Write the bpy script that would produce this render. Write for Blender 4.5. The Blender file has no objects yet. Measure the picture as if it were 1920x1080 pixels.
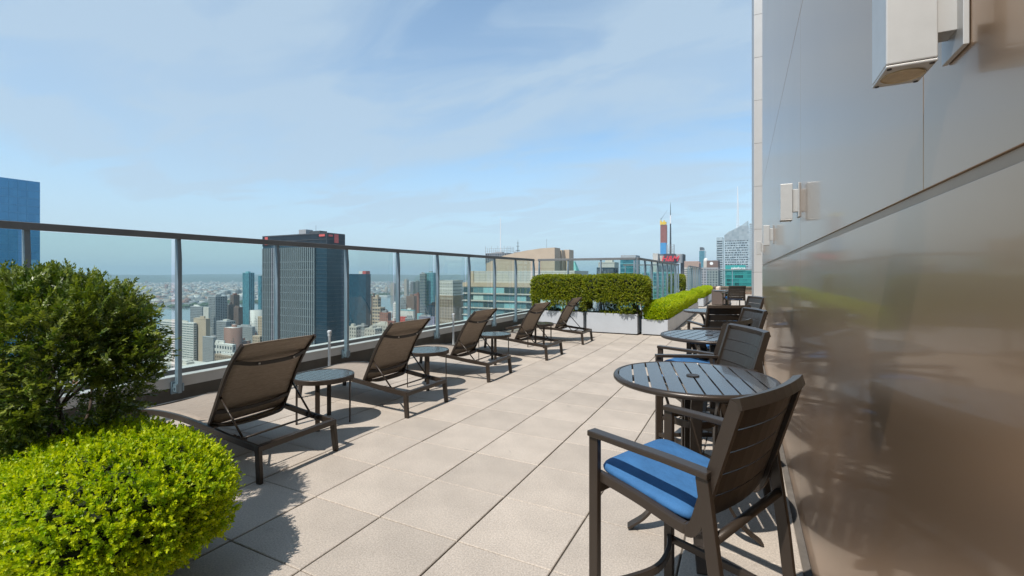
import bpy, math, random
import numpy as np
from mathutils import Vector, Matrix
R = math.radians
random.seed(7)
rng = np.random.default_rng(11)
scene = bpy.context.scene
col = scene.collection

# ------------------------------------------------------------------ camera
CAM_H, YAW, FPX = 1.605, R(26.8), 858.0
cam_data = bpy.data.cameras.new('camera')
cam = bpy.data.objects.new('camera', cam_data); col.objects.link(cam)
cam.location = (0, 0, CAM_H); cam.rotation_euler = (R(90), 0, YAW)
cam_data.sensor_width = 36; cam_data.lens = 36 * FPX / 1920
cam_data.shift_y = -26 / 1920
cam_data.clip_start = 0.05; cam_data.clip_end = 60000
scene.camera = cam

# ------------------------------------------------------------------ sky and sun
SUN_EL, SUN_AZ = R(56), R(191)
world = bpy.data.worlds.new('World'); scene.world = world; world.use_nodes = True
wn, wl = world.node_tree.nodes, world.node_tree.links
wn.clear()
def N(nodes, t, **kw):
    n = nodes.new(t)
    for k, v in kw.items():
        if k == 'inp':
            for kk, vv in v.items(): n.inputs[kk].default_value = vv
        else: setattr(n, k, v)
    return n
w_out = N(wn, 'ShaderNodeOutputWorld'); w_bg = N(wn, 'ShaderNodeBackground', inp={'Strength': 0.145})
sky = N(wn, 'ShaderNodeTexSky', sky_type='NISHITA', sun_disc=False, sun_elevation=SUN_EL, sun_rotation=SUN_AZ,
        altitude=150, air_density=1.0, dust_density=0.5, ozone_density=1.2)
tc = N(wn, 'ShaderNodeTexCoord'); sep = N(wn, 'ShaderNodeSeparateXYZ')
wl.new(tc.outputs['Generated'], sep.inputs[0])
zadd = N(wn, 'ShaderNodeMath', operation='MAXIMUM', inp={1: 0.0}); wl.new(sep.outputs['Z'], zadd.inputs[0])
zadd2 = N(wn, 'ShaderNodeMath', operation='ADD', inp={1: 0.13}); wl.new(zadd.outputs[0], zadd2.inputs[0])
dx = N(wn, 'ShaderNodeMath', operation='DIVIDE'); dy = N(wn, 'ShaderNodeMath', operation='DIVIDE')
wl.new(sep.outputs['X'], dx.inputs[0]); wl.new(zadd2.outputs[0], dx.inputs[1])
wl.new(sep.outputs['Y'], dy.inputs[0]); wl.new(zadd2.outputs[0], dy.inputs[1])
cmb = N(wn, 'ShaderNodeCombineXYZ'); wl.new(dx.outputs[0], cmb.inputs[0]); wl.new(dy.outputs[0], cmb.inputs[1])
mp1 = N(wn, 'ShaderNodeMapping', inp={'Rotation': (0, 0, R(35)), 'Scale': (0.55, 0.8, 1), 'Location': (4.4, 1.9, 0)})
mp2 = N(wn, 'ShaderNodeMapping', inp={'Rotation': (0, 0, R(38)), 'Scale': (0.9, 1.9, 1), 'Location': (5.1, 1.7, 0)})
wl.new(cmb.outputs[0], mp1.inputs[0]); wl.new(cmb.outputs[0], mp2.inputs[0])
n1 = N(wn, 'ShaderNodeTexNoise', inp={'Scale': 0.75, 'Detail': 3.0, 'Roughness': 0.45, 'Distortion': 0.5})
n2 = N(wn, 'ShaderNodeTexNoise', inp={'Scale': 1.5, 'Detail': 7.0, 'Roughness': 0.56, 'Distortion': 0.7})
wl.new(mp1.outputs[0], n1.inputs['Vector']); wl.new(mp2.outputs[0], n2.inputs['Vector'])
r1 = N(wn, 'ShaderNodeMapRange', interpolation_type='SMOOTHSTEP', inp={1: 0.30, 2: 0.62, 3: 0.04, 4: 0.84})
r2 = N(wn, 'ShaderNodeMapRange', interpolation_type='SMOOTHSTEP', inp={1: 0.38, 2: 0.70, 3: 0.0, 4: 0.55})
wl.new(n1.outputs['Fac'], r1.inputs[0]); wl.new(n2.outputs['Fac'], r2.inputs[0])
cadd = N(wn, 'ShaderNodeMath', operation='ADD', use_clamp=True); wl.new(r1.outputs[0], cadd.inputs[0]); wl.new(r2.outputs[0], cadd.inputs[1])
cs0 = N(wn, 'ShaderNodeMath', operation='MULTIPLY', inp={1: 0.8}); wl.new(cadd.outputs[0], cs0.inputs[0])
hzm = N(wn, 'ShaderNodeMapRange', interpolation_type='SMOOTHSTEP', inp={1: 0.0, 2: 0.36, 3: 0.85, 4: 0.0}); wl.new(zadd.outputs[0], hzm.inputs[0])
cscl = N(wn, 'ShaderNodeMath', operation='MAXIMUM'); wl.new(cs0.outputs[0], cscl.inputs[0]); wl.new(hzm.outputs[0], cscl.inputs[1])
cmix = N(wn, 'ShaderNodeMix', data_type='RGBA', inp={'B': (2.75, 3.5, 4.2, 1)})
tint = N(wn, 'ShaderNodeVectorMath', operation='MULTIPLY', inp={1: (0.90, 1.06, 1.06)}); wl.new(sky.outputs[0], tint.inputs[0])
wl.new(cscl.outputs[0], cmix.inputs['Factor']); wl.new(tint.outputs[0], cmix.inputs['A'])
wl.new(cmix.outputs['Result'], w_bg.inputs['Color']); wl.new(w_bg.outputs[0], w_out.inputs['Surface'])

sun_data = bpy.data.lights.new('sun', 'SUN'); sun_data.energy = 4.0; sun_data.angle = R(0.53); sun_data.color = (1.0, 0.94, 0.86)
sun = bpy.data.objects.new('sun', sun_data); col.objects.link(sun)
sdir = Vector((math.sin(SUN_AZ) * math.cos(SUN_EL), math.cos(SUN_AZ) * math.cos(SUN_EL), math.sin(SUN_EL)))
sun.rotation_euler = sdir.to_track_quat('Z', 'Y').to_euler(); sun.location = (0, -5, 20)
vs = scene.view_settings
vs.view_transform = 'Standard'; vs.look = 'None'; vs.exposure = 0.4; vs.gamma = 1.0; vs.use_curve_mapping = False
scene.render.engine = 'CYCLES'
cy = scene.cycles
cy.use_denoising = True; cy.denoiser = 'OPENIMAGEDENOISE'
cy.max_bounces = 8; cy.transparent_max_bounces = 24; cy.volume_bounces = 0; cy.glossy_bounces = 4; cy.diffuse_bounces = 3
cy.caustics_reflective = False; cy.caustics_refractive = False; cy.sample_clamp_indirect = 6.0

# ------------------------------------------------------------------ materials
MATS = {}
def mat(name, base=(0.5, 0.5, 0.5), rough=0.5, metal=0.0, var=0.0, vscale=5.0, bump=0.0, bscale=60.0, rand=0.0,
        spec=0.5, coat=0.0, detail=5.0, coords='Object', stretch=(1, 1, 1), ior=1.5, rvar=0.0, speck=0.0, sscale=300):
    """Principled material with noise variation, optional bump, per-object tone shift and specks."""
    m = bpy.data.materials.new(name); m.use_nodes = True
    n, l = m.node_tree.nodes, m.node_tree.links
    p = n['Principled BSDF']
    p.inputs['Roughness'].default_value = rough; p.inputs['Metallic'].default_value = metal
    p.inputs['Specular IOR Level'].default_value = spec; p.inputs['Coat Weight'].default_value = coat; p.inputs['IOR'].default_value = ior
    t = N(n, 'ShaderNodeTexCoord'); mp = N(n, 'ShaderNodeMapping', inp={'Scale': stretch}); l.new(t.outputs[coords], mp.inputs[0])
    c = N(n, 'ShaderNodeRGB'); c.outputs[0].default_value = (*base, 1)
    last = c.outputs[0]
    if var or rvar:
        nz = N(n, 'ShaderNodeTexNoise', inp={'Scale': vscale, 'Detail': detail, 'Roughness': 0.6}); l.new(mp.outputs[0], nz.inputs['Vector'])
    if var:
        mr = N(n, 'ShaderNodeMapRange', inp={1: 0.25, 2: 0.75, 3: 1 - var, 4: 1 + var}); l.new(nz.outputs['Fac'], mr.inputs[0])
        vm = N(n, 'ShaderNodeVectorMath', operation='SCALE'); l.new(last, vm.inputs[0]); l.new(mr.outputs[0], vm.inputs['Scale']); last = vm.outputs[0]
    if rvar:
        m2 = N(n, 'ShaderNodeMapRange', inp={1: 0.3, 2: 0.7, 3: max(0.02, rough - rvar), 4: rough + rvar}); l.new(nz.outputs['Fac'], m2.inputs[0]); l.new(m2.outputs[0], p.inputs['Roughness'])
    if speck:
        sn = N(n, 'ShaderNodeTexNoise', inp={'Scale': sscale, 'Detail': 2.0}); l.new(mp.outputs[0], sn.inputs['Vector'])
        sr = N(n, 'ShaderNodeMapRange', inp={1: 0.3, 2: 0.7, 3: 1 - speck, 4: 1 + speck}); l.new(sn.outputs['Fac'], sr.inputs[0])
        vm = N(n, 'ShaderNodeVectorMath', operation='SCALE'); l.new(last, vm.inputs[0]); l.new(sr.outputs[0], vm.inputs['Scale']); last = vm.outputs[0]
    if rand:
        oi = N(n, 'ShaderNodeObjectInfo'); mr = N(n, 'ShaderNodeMapRange', inp={3: 1 - rand, 4: 1 + rand}); l.new(oi.outputs['Random'], mr.inputs[0])
        vm = N(n, 'ShaderNodeVectorMath', operation='SCALE'); l.new(last, vm.inputs[0]); l.new(mr.outputs[0], vm.inputs['Scale']); last = vm.outputs[0]
    l.new(last, p.inputs['Base Color'])
    if bump:
        bz = N(n, 'ShaderNodeTexNoise', inp={'Scale': bscale, 'Detail': 4.0}); l.new(mp.outputs[0], bz.inputs['Vector'])
        b = N(n, 'ShaderNodeBump', inp={'Strength': bump, 'Distance': 0.01}); l.new(bz.outputs['Fac'], b.inputs['Height']); l.new(b.outputs[0], p.inputs['Normal'])
    MATS[name] = m
    return m

def leaf_mat(name, a, b, trans=0.35, rough=0.45, hue=0.0):
    m = bpy.data.materials.new(name); m.use_nodes = True
    n, l = m.node_tree.nodes, m.node_tree.links
    p = n['Principled BSDF']; out = n['Material Output']
    at = N(n, 'ShaderNodeAttribute', attribute_name='tone')
    mx = N(n, 'ShaderNodeMix', data_type='RGBA', inp={'A': (*a, 1), 'B': (*b, 1)}); l.new(at.outputs['Fac'], mx.inputs['Factor'])
    l.new(mx.outputs['Result'], p.inputs['Base Color']); p.inputs['Roughness'].default_value = rough; p.inputs['Specular IOR Level'].default_value = 0.4
    tr = N(n, 'ShaderNodeBsdfTranslucent')
    hs = N(n, 'ShaderNodeHueSaturation', inp={'Saturation': 1.15, 'Value': 1.4}); l.new(mx.outputs['Result'], hs.inputs['Color']); l.new(hs.outputs[0], tr.inputs['Color'])
    ms = N(n, 'ShaderNodeMixShader', inp={0: trans}); l.new(p.outputs[0], ms.inputs[1]); l.new(tr.outputs[0], ms.inputs[2]); l.new(ms.outputs[0], out.inputs['Surface'])
    MATS[name] = m; return m

def pane_mat(name, tint, ior=1.5, rough=0.0, strength=1.0):
    """clear architectural glass: tinted see-through with a fresnel reflection on top"""
    m = bpy.data.materials.new(name); m.use_nodes = True
    n, l = m.node_tree.nodes, m.node_tree.links; n.clear()
    out = N(n, 'ShaderNodeOutputMaterial'); t = N(n, 'ShaderNodeBsdfTransparent', inp={'Color': (*tint, 1)})
    g = N(n, 'ShaderNodeBsdfGlossy', inp={'Roughness': rough, 'Color': (0.95, 1, 1, 1)}); f = N(n, 'ShaderNodeFresnel', inp={'IOR': ior})
    k = N(n, 'ShaderNodeMath', operation='MULTIPLY', inp={1: strength}); l.new(f.outputs[0], k.inputs[0])
    ms = N(n, 'ShaderNodeMixShader'); l.new(k.outputs[0], ms.inputs[0]); l.new(t.outputs[0], ms.inputs[1]); l.new(g.outputs[0], ms.inputs[2]); l.new(ms.outputs[0], out.inputs['Surface'])
    MATS[name] = m; return m

def cell_glass(name, a, b, bay=3.0, floor=3.5, rough=0.12, metal=0.0, spec=0.6, c3=None, frac=0.12):
    """curtain-wall glass whose tone changes from pane to pane (blinds, rooms)"""
    m = bpy.data.materials.new(name); m.use_nodes = True
    n, l = m.node_tree.nodes, m.node_tree.links; p = n['Principled BSDF']
    t = N(n, 'ShaderNodeTexCoord'); v = N(n, 'ShaderNodeVectorMath', operation='DIVIDE', inp={1: (bay, bay, floor)}); l.new(t.outputs['Object'], v.inputs[0])
    v2 = N(n, 'ShaderNodeVectorMath', operation='FLOOR'); l.new(v.outputs[0], v2.inputs[0])
    w = N(n, 'ShaderNodeTexWhiteNoise', noise_dimensions='3D'); l.new(v2.outputs[0], w.inputs['Vector'])
    mx = N(n, 'ShaderNodeMix', data_type='RGBA', inp={'A': (*a, 1), 'B': (*b, 1)}); l.new(w.outputs['Value'], mx.inputs['Factor']); last = mx.outputs['Result']
    if c3:
        th = N(n, 'ShaderNodeMath', operation='GREATER_THAN', inp={1: 1 - frac}); sc = N(n, 'ShaderNodeSeparateColor'); l.new(w.outputs['Color'], sc.inputs[0]); l.new(sc.outputs[1], th.inputs[0])
        m3 = N(n, 'ShaderNodeMix', data_type='RGBA', inp={'B': (*c3, 1)}); l.new(th.outputs[0], m3.inputs['Factor']); l.new(last, m3.inputs['A']); last = m3.outputs['Result']
    l.new(last, p.inputs['Base Color']); p.inputs['Roughness'].default_value = rough; p.inputs['Metallic'].default_value = metal; p.inputs['Specular IOR Level'].default_value = spec
    MATS[name] = m; return m

def attr_mat(name, rough=0.85):
    m = bpy.data.materials.new(name); m.use_nodes = True
    n, l = m.node_tree.nodes, m.node_tree.links; p = n['Principled BSDF']
    at = N(n, 'ShaderNodeAttribute', attribute_name='tint'); l.new(at.outputs['Color'], p.inputs['Base Color']); p.inputs['Roughness'].default_value = rough
    MATS[name] = m; return m

mat('paver', (0.43, 0.375, 0.32), 0.75, var=0.12, vscale=2.6, bump=0.3, bscale=160, rand=0.075, speck=0.2, sscale=100)
mat('joint', (0.13, 0.115, 0.10), 0.95, var=0.25, vscale=8)
mat('bronze', (0.038, 0.028, 0.021), 0.33, metal=0.15, var=0.08, vscale=9, spec=0.45)
mat('bronze_dark', (0.03, 0.026, 0.024), 0.5, var=0.1)
mat('slat', (0.034, 0.028, 0.023), 0.36, metal=0.1, var=0.08, vscale=7, spec=0.45); mat('top_slat', (0.05, 0.045, 0.04), 0.26, metal=0.2, var=0.08, vscale=7, spec=0.9, ior=1.75, coat=0.3)
mat('sling', (0.30, 0.245, 0.195), 0.75, var=0.14, vscale=40, bump=0.35, bscale=500, stretch=(1, 0.08, 1), speck=0.2, sscale=260)
mat('button', (0.75, 0.72, 0.68), 0.4)
mat('cushion', (0.032, 0.125, 0.29), 0.85, var=0.16, vscale=9, bump=0.9, bscale=16, speck=0.12, sscale=420)
mat('steel_blue', (0.20, 0.265, 0.32), 0.45, metal=0.25, var=0.12, vscale=4, bump=0.05, bscale=200)
mat('rail_dark', (0.16, 0.17, 0.18), 0.5, metal=0.0, var=0.15, vscale=3)
mat('kerb_cap', (0.66, 0.67, 0.68), 0.55, var=0.08, vscale=3)
mat('kerb_face', (0.47, 0.47, 0.47), 0.6, var=0.12, vscale=2)
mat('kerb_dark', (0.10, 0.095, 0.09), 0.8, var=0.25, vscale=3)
mat('pipe_white', (0.55, 0.58, 0.60), 0.45, var=0.1)
mat('planter', (0.43, 0.455, 0.49), 0.4, var=0.05, vscale=3, rvar=0.08)
mat('planter_base', (0.05, 0.048, 0.045), 0.8)
mat('soil', (0.05, 0.035, 0.025), 0.95, var=0.4, vscale=30, bump=0.6, bscale=80)
mat('facade', (0.43, 0.275, 0.165), 0.34, metal=0.78, var=0.04, vscale=0.7, detail=2.0, spec=0.5, coat=0.33); MATS['facade'].node_tree.nodes['Principled BSDF'].inputs['Coat Roughness'].default_value = 0.065
mat('facade_reveal', (0.10, 0.075, 0.055), 0.5, var=0.1)
mat('reveal', (0.34, 0.24, 0.16), 0.45, metal=0.4, var=0.1)
mat('facade_side', (0.46, 0.45, 0.44), 0.45, metal=0.1, var=0.05, vscale=1.2, rand=0.03)
mat('sconce', (0.52, 0.51, 0.49), 0.38, metal=0.3, var=0.05, vscale=20)
mat('lens', (0.42, 0.32, 0.18), 0.25, var=0.2, vscale=60, coat=0.5)
mat('bark', (0.06, 0.042, 0.03), 0.9, var=0.4, vscale=30, bump=0.5, bscale=90)
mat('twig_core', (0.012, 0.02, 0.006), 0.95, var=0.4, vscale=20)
mat('wicker', (0.11, 0.085, 0.075), 0.7, var=0.2, vscale=60, bump=0.6, bscale=150)
mat('beige_cushion', (0.62, 0.50, 0.40), 0.9, var=0.06)
mat('brick_wall', (0.28, 0.17, 0.13), 0.9, var=0.15, vscale=6)
def paver_stains():
    m = MATS['paver']; n, l = m.node_tree.nodes, m.node_tree.links; p = n['Principled BSDF']; src = p.inputs['Base Color'].links[0].from_socket
    g = N(n, 'ShaderNodeNewGeometry'); a = N(n, 'ShaderNodeTexNoise', inp={'Scale': 0.8, 'Detail': 5.0, 'Roughness': 0.6}); l.new(g.outputs['Position'], a.inputs['Vector'])
    r = N(n, 'ShaderNodeMapRange', inp={1: 0.32, 2: 0.62, 3: 0.90, 4: 1.04}); l.new(a.outputs['Fac'], r.inputs[0])
    v = N(n, 'ShaderNodeTexNoise', inp={'Scale': 5.5, 'Detail': 3.0, 'Distortion': 0.5}); l.new(g.outputs['Position'], v.inputs['Vector'])
    s = N(n, 'ShaderNodeMapRange', interpolation_type='SMOOTHSTEP', inp={1: 0.68, 2: 0.80, 3: 1.0, 4: 0.78}); l.new(v.outputs['Fac'], s.inputs[0])
    k = N(n, 'ShaderNodeMath', operation='MULTIPLY'); l.new(r.outputs[0], k.inputs[0]); l.new(s.outputs[0], k.inputs[1])
    sc = N(n, 'ShaderNodeVectorMath', operation='SCALE'); l.new(src, sc.inputs[0]); l.new(k.outputs[0], sc.inputs['Scale']); l.new(sc.outputs[0], p.inputs['Base Color'])
paver_stains()
leaf_mat('boxwood', (0.21, 0.36, 0.007), (0.62, 0.66, 0.014), 0.4)
leaf_mat('yew', (0.035, 0.085, 0.014), (0.33, 0.37, 0.06), 0.25, rough=0.38)
leaf_mat('hedge', (0.10, 0.16, 0.010), (0.36, 0.37, 0.025), 0.3)
pane_mat('rail_glass', (0.86, 0.925, 0.905), ior=1.42, strength=0.13)

# ------------------------------------------------------------------ mesh helpers
class MB:
    def __init__(s): s.v = []; s.f = []
    def quadbox(s, pts):
        o = len(s.v); s.v += [tuple(p) for p in pts]
        s.f += [(o, o+3, o+2, o+1), (o+4, o+5, o+6, o+7), (o, o+1, o+5, o+4), (o+1, o+2, o+6, o+5), (o+2, o+3, o+7, o+6), (o+3, o, o+4, o+7)]
        return s
    def box(s, x0, x1, y0, y1, z0, z1):
        return s.quadbox([(x0, y0, z0), (x1, y0, z0), (x1, y1, z0), (x0, y1, z0), (x0, y0, z1), (x1, y0, z1), (x1, y1, z1), (x0, y1, z1)])
    def sweep(s, pts, side, w, h, taper=None, cap=True):
        """rectangular bar along a polyline: w across 'side', h across the third direction"""
        pts = [Vector(p) for p in pts]; o = len(s.v); n = len(pts); side0 = Vector(side).normalized()
        for i, p in enumerate(pts):
            a = pts[max(0, i-1)]; b = pts[min(n-1, i+1)]; t = (b - a).normalized()
            sd = (side0 - t * side0.dot(t)).normalized(); up = sd.cross(t).normalized(); k = taper[i] if taper else 1
            for q, r in ((-1, -1), (1, -1), (1, 1), (-1, 1)):
                s.v.append(tuple(p + sd * (q * w / 2 * k) + up * (r * h / 2)))
        for i in range(n-1):
            for j in range(4):
                a = o + i*4 + j; b = o + i*4 + (j+1) % 4
                s.f.append((a, b, b+4, a+4))
        if cap: s.f.append((o+3, o+2, o+1, o)); e = o + (n-1)*4; s.f.append((e, e+1, e+2, e+3))
        return s
    def tube(s, pts, r, n=8, r2=None):
        pts = [Vector(p) for p in pts]; o = len(s.v); m = len(pts)
        ref = Vector((0, 0, 1)) if abs((pts[-1]-pts[0]).normalized().z) < 0.9 else Vector((1, 0, 0))
        for i, p in enumerate(pts):
            a = pts[max(0, i-1)]; b = pts[min(m-1, i+1)]; t = (b - a).normalized()
            x = ref.cross(t).normalized(); y = t.cross(x); rr = r if r2 is None else r + (r2 - r) * i / (m - 1)
            for j in range(n):
                g = 2*math.pi*j/n; s.v.append(tuple(p + x*(rr*math.cos(g)) + y*(rr*math.sin(g))))
        for i in range(m-1):
            for j in range(n):
                a = o+i*n+j; b = o+i*n+(j+1) % n; s.f.append((a, b, b+n, a+n))
        s.f.append(tuple(o+j for j in reversed(range(n)))); e = o+(m-1)*n; s.f.append(tuple(e+j for j in range(n)))
        return s
    def lathe(s, prof, n=32, c=(0, 0, 0)):
        o = len(s.v); m = len(prof)
        for r, z in prof:
            for j in range(n):
                g = 2*math.pi*j/n; s.v.append((c[0]+r*math.cos(g), c[1]+r*math.sin(g), c[2]+z))
        for i in range(m-1):
            for j in range(n):
                a = o+i*n+j; b = o+i*n+(j+1) % n; s.f.append((a, b, b+n, a+n))
        return s
    def ring(s, prof, n=48, c=(0, 0, 0)):
        """closed profile revolved (torus-like)"""
        return s.lathe(list(prof) + [prof[0]], n, c)
    def prism(s, poly, z0, z1):
        o = len(s.v); n = len(poly)
        s.v += [(x, y, z0) for x, y in poly] + [(x, y, z1) for x, y in poly]
        s.f.append(tuple(o+i for i in reversed(range(n)))); s.f.append(tuple(o+n+i for i in range(n)))
        for i in range(n): j = (i+1) % n; s.f.append((o+i, o+j, o+n+j, o+n+i))
        return s
    def mesh(s, name, m=None, smooth=False):
        me = bpy.data.meshes.new(name); me.from_pydata(s.v, [], s.f)
        if m: me.materials.append(MATS[m] if isinstance(m, str) else m)
        if smooth:
            for p in me.polygons: p.use_smooth = True
        me.update(); return me
    def build(s, name, m, parent=None, smooth=False, bevel=0.0, loc=None, rotz=None):
        o = bpy.data.objects.new(name, s.mesh(name, m, smooth)); col.objects.link(o)
        if parent: o.parent = parent
        if loc: o.location = loc
        if rotz is not None: o.rotation_euler[2] = rotz
        if bevel:
            b = o.modifiers.new('bevel', 'BEVEL'); b.width = bevel; b.segments = 2; b.limit_method = 'ANGLE'; b.angle_limit = R(40)
            b.harden_normals = False
        return o
def link_mesh(name, me, parent=None, loc=None, rotz=None):
    o = bpy.data.objects.new(name, me); col.objects.link(o)
    if parent: o.parent = parent
    if loc: o.location = loc
    if rotz is not None: o.rotation_euler[2] = rotz
    return o
def tag(o, label=None, cat=None, group=None, kind=None):
    if label: o['label'] = label
    if cat: o['category'] = cat
    if group: o['group'] = group
    if kind: o['kind'] = kind
    return o
def thing(name, label, cat, loc=(0, 0, 0), rotz=0.0, group=None):
    o = bpy.data.objects.new(name, None); col.objects.link(o); o.empty_display_size = 0.2
    o.location = loc; o.rotation_euler[2] = rotz
    return tag(o, label, cat, group)
def copy_tree(o, parent=None, label=None, loc=None, rotz=None):
    c = o.copy(); col.objects.link(c)
    if parent: c.parent = parent
    if label: c['label'] = label
    if loc: c.location = loc
    if rotz is not None: c.rotation_euler[2] = rotz
    for ch in [x for x in o.children]: copy_tree(ch, c)
    return c
def bez(pts, n=12):
    """Catmull-Rom resampling of a coarse polyline"""
    P = [Vector(p) for p in pts]; P = [2*P[0]-P[1]] + P + [2*P[-1]-P[-2]]; out = []
    for i in range(1, len(P)-2):
        for k in range(n):
            t = k/n; a, b, c, d = P[i-1], P[i], P[i+1], P[i+2]
            out.append(0.5*((2*b)+(c-a)*t+(2*a-5*b+4*c-d)*t*t+(3*b-a-3*c+d)*t**3))
    out.append(P[-2]); return out
CY, SY = math.cos(YAW), math.sin(YAW)
HAZE = 1.0e-4
# ================================================================== TERRACE SHELL
WX = 0.325            # plane of the metal wall
RX, RY = -5.93, 13.27 # long railing line and the cross railing line
slab = MB().prism([(-6.55, -6), (3.2, -6), (3.2, 46), (-2.75, 46), (-2.75, 13.45), (-6.55, 13.45)], -0.30, -0.014).build('terrace_floor', 'joint')
tag(slab, kind='structure')
# pavers: one shared slab with eased edges
PP = 0.61
def paver_mesh(name, w, l):
    a, b, c, e = w/2, l/2, 0.004, 0.05; m = MB()
    m.v = [(-a, -b, -e), (a, -b, -e), (a, b, -e), (-a, b, -e), (-a, -b, -c), (a, -b, -c), (a, b, -c), (-a, b, -c), (-a+c, -b+c, 0), (a-c, -b+c, 0), (a-c, b-c, 0), (-a+c, b-c, 0)]
    m.f = [(0, 3, 2, 1), (8, 9, 10, 11)] + [(i, (i+1) % 4, (i+1) % 4+4, i+4) for i in range(4)] + [(i+4, (i+1) % 4+4, (i+1) % 4+8, i+8) for i in range(4)]
    return m.mesh(name, 'paver')
pv = paver_mesh('paver', PP-0.010, PP-0.0055); pv_edge = paver_mesh('paver_cut', 0.284, PP-0.004)
far_cells = []
npav = 0
for j in range(-4, 36):
    y = 2.309 + PP*(j+0.5)
    for i in range(-9, 2):
        x = -0.926 + PP*(i+0.5); cut = False
        if i == -9: x = -5.806 - 0.147; cut = True
        if y > 13.3 and x < -2.6: continue
        if y < 0.5 and x < -1.5: far_cells.append((x, y, cut)); continue
        if npav < 298 and y < 20:
            o = link_mesh('paver', pv_edge if cut else pv, slab, (x, y, random.uniform(-0.0012, 0.0012)))
            o.rotation_euler = (random.uniform(-1, 1)*0.0012, random.uniform(-1, 1)*0.0012, random.uniform(-1, 1)*0.0015); npav += 1
        else: far_cells.append((x, y, cut))
mb = MB()
for x, y, cut in far_cells:
    w = 0.284 if cut else PP-0.010; mb.box(x-w/2, x+w/2, y-PP/2+0.002, y+PP/2-0.002, -0.05, 0.0)
y0 = 2.309+PP*36
for j in range(36):
    for i in range(-3, 2):
        x = -0.926+PP*(i+0.5); y = y0+PP*(j+0.5); mb.box(x-0.3, x+0.3, y-0.303, y+0.303, -0.05, 0.0)
for j in range(-10, 64):     # recess floor beyond the end of the metal wall
    for i in range(2, 6):
        x = -0.926+PP*(i+0.5); y = 2.309+PP*(j+0.5)
        if y > 10: mb.box(x-0.3, x+0.3, y-0.303, y+0.303, -0.05, 0.0)
for j in range(-12, -4):
    for i in range(-9, 2):
        x = -0.926+PP*(i+0.5); y = 2.309+PP*(j+0.5); mb.box(x-0.3, x+0.3, y-0.303, y+0.303, -0.05, 0.0)
tag(mb.build('paving', 'paver', slab), kind='stuff')
# the block the terrace sits on
ob = MB().prism([(-6.5, -30), (22, -30), (22, 45.9), (-2.8, 45.9), (-2.8, 13.4), (-6.5, 13.4)], -150, -0.31).build('terrace_block', 'facade_side')
tag(ob, 'grey tower block that carries the roof terrace, below the parapet', 'building')

# ------------------------------------------------------------------ kerb of the parapet
kerb = thing('parapet_kerb', 'low grey metal capped kerb running under the long glass railing', 'kerb', (0, 0, 0))
MB().quadbox([(-6.14, -6, 0.40), (-5.986, -6, 0.385), (-5.986, 13.40, 0.385), (-6.14, 13.40, 0.40), (-6.14, -6, 0.475), (-5.986, -6, 0.395), (-5.986, 13.40, 0.395), (-6.14, 13.40, 0.475)]).build('cap', 'kerb_cap', kerb)
MB().box(-6.08, -5.99, -6, 13.38, 0.265, 0.383).build('fascia', 'kerb_face', kerb)
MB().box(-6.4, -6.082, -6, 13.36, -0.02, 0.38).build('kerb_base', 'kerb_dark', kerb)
MB().box(-6.052, -6.028, -6, 13.39, 0.40, 0.468).build('glazing_channel', 'rail_dark', kerb)

# ------------------------------------------------------------------ glass railings
RT = 2.085
def railing(label, a, b, ins, params, z0=0.21, zg=0.47, name='glass_railing', bracket=True, top=RT, back=0.10, gap=0.045):
    """a->b top line on the plan, ins = unit vector towards the terrace, params = post positions along a->b in metres"""
    a = Vector((a[0], a[1], 0)); b = Vector((b[0], b[1], 0)); u = (b-a).normalized(); n = Vector((ins[0], ins[1], 0))
    t = thing(name, label, 'railing', (a.x, a.y, 0))
    Z = Vector((0, 0, 1)); L = (b-a).length
    MB().sweep([Z*(top-0.034), u*L+Z*(top-0.034)], n, 0.06, 0.068).build('top_rail', 'rail_dark', t, bevel=0.004)
    pm = MB(); T = 0.042
    prof = [(0.034, z0), (0.034, top-0.30), (0.012, top-0.069), (-0.034, top-0.069), (-0.034, z0)]
    for sgn in (-1, 1):
        for q, z in prof: p = n*q+u*(sgn*T/2)+Z*z; pm.v.append(tuple(p))
    pm.f = [(4, 3, 2, 1, 0), (5, 6, 7, 8, 9)] + [(i, (i+1) % 5, (i+1) % 5+5, i+5) for i in range(5)]
    pme = pm.mesh('post', 'steel_blue')
    bm_ = MB()
    c = n*(-0.045)
    bm_.sweep([c+Z*(z0-0.01), c+Z*(z0+0.13)], u, 0.11, 0.03)
    bm_.sweep([n*0.0+u*-0.034+Z*(z0+0.02), n*0.0+u*-0.034+Z*(z0+0.11)], n, 0.075, 0.018)
    bm_.sweep([n*0.0+u*0.034+Z*(z0+0.02), n*0.0+u*0.034+Z*(z0+0.11)], n, 0.075, 0.018)
    for s_ in (-1, 1): bm_.tube([u*(s_*0.03)+n*0.0+Z*(z0+0.065), u*(s_*0.058)+n*0.0+Z*(z0+0.065)], 0.012, 8)
    bme = bm_.mesh('bracket', 'steel_blue')
    for s_ in params:
        p = link_mesh('post', pme, t, tuple(u*s_))
        if bracket: link_mesh('bracket', bme, p)
    for s0, s1 in zip(params[:-1], params[1:]):
        L0, L1 = s0+gap*0.4, s1-gap*0.6; w = L1-L0
        g = MB().sweep([Z*zg, Z*(top-0.07)], u, w, 0.012)
        g.build('glass_pane', 'rail_glass', t, loc=tuple(u*((L0+L1)/2)+n*(-back)))
    return t
posts = [3.036+1.279*k for k in range(-4, 9)]
railing('long grey glass railing beside the sun loungers', (RX, -2.1), (RX, RY), (1, 0), [y+2.1 for y in posts])
railing('short glass railing crossing behind the tall clipped hedge', (-5.78, RY), (-2.74, RY), (0, -1), [0.04, 1.0, 2.02, 3.0], z0=0.0, zg=0.10, bracket=False, gap=0.03)
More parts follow.
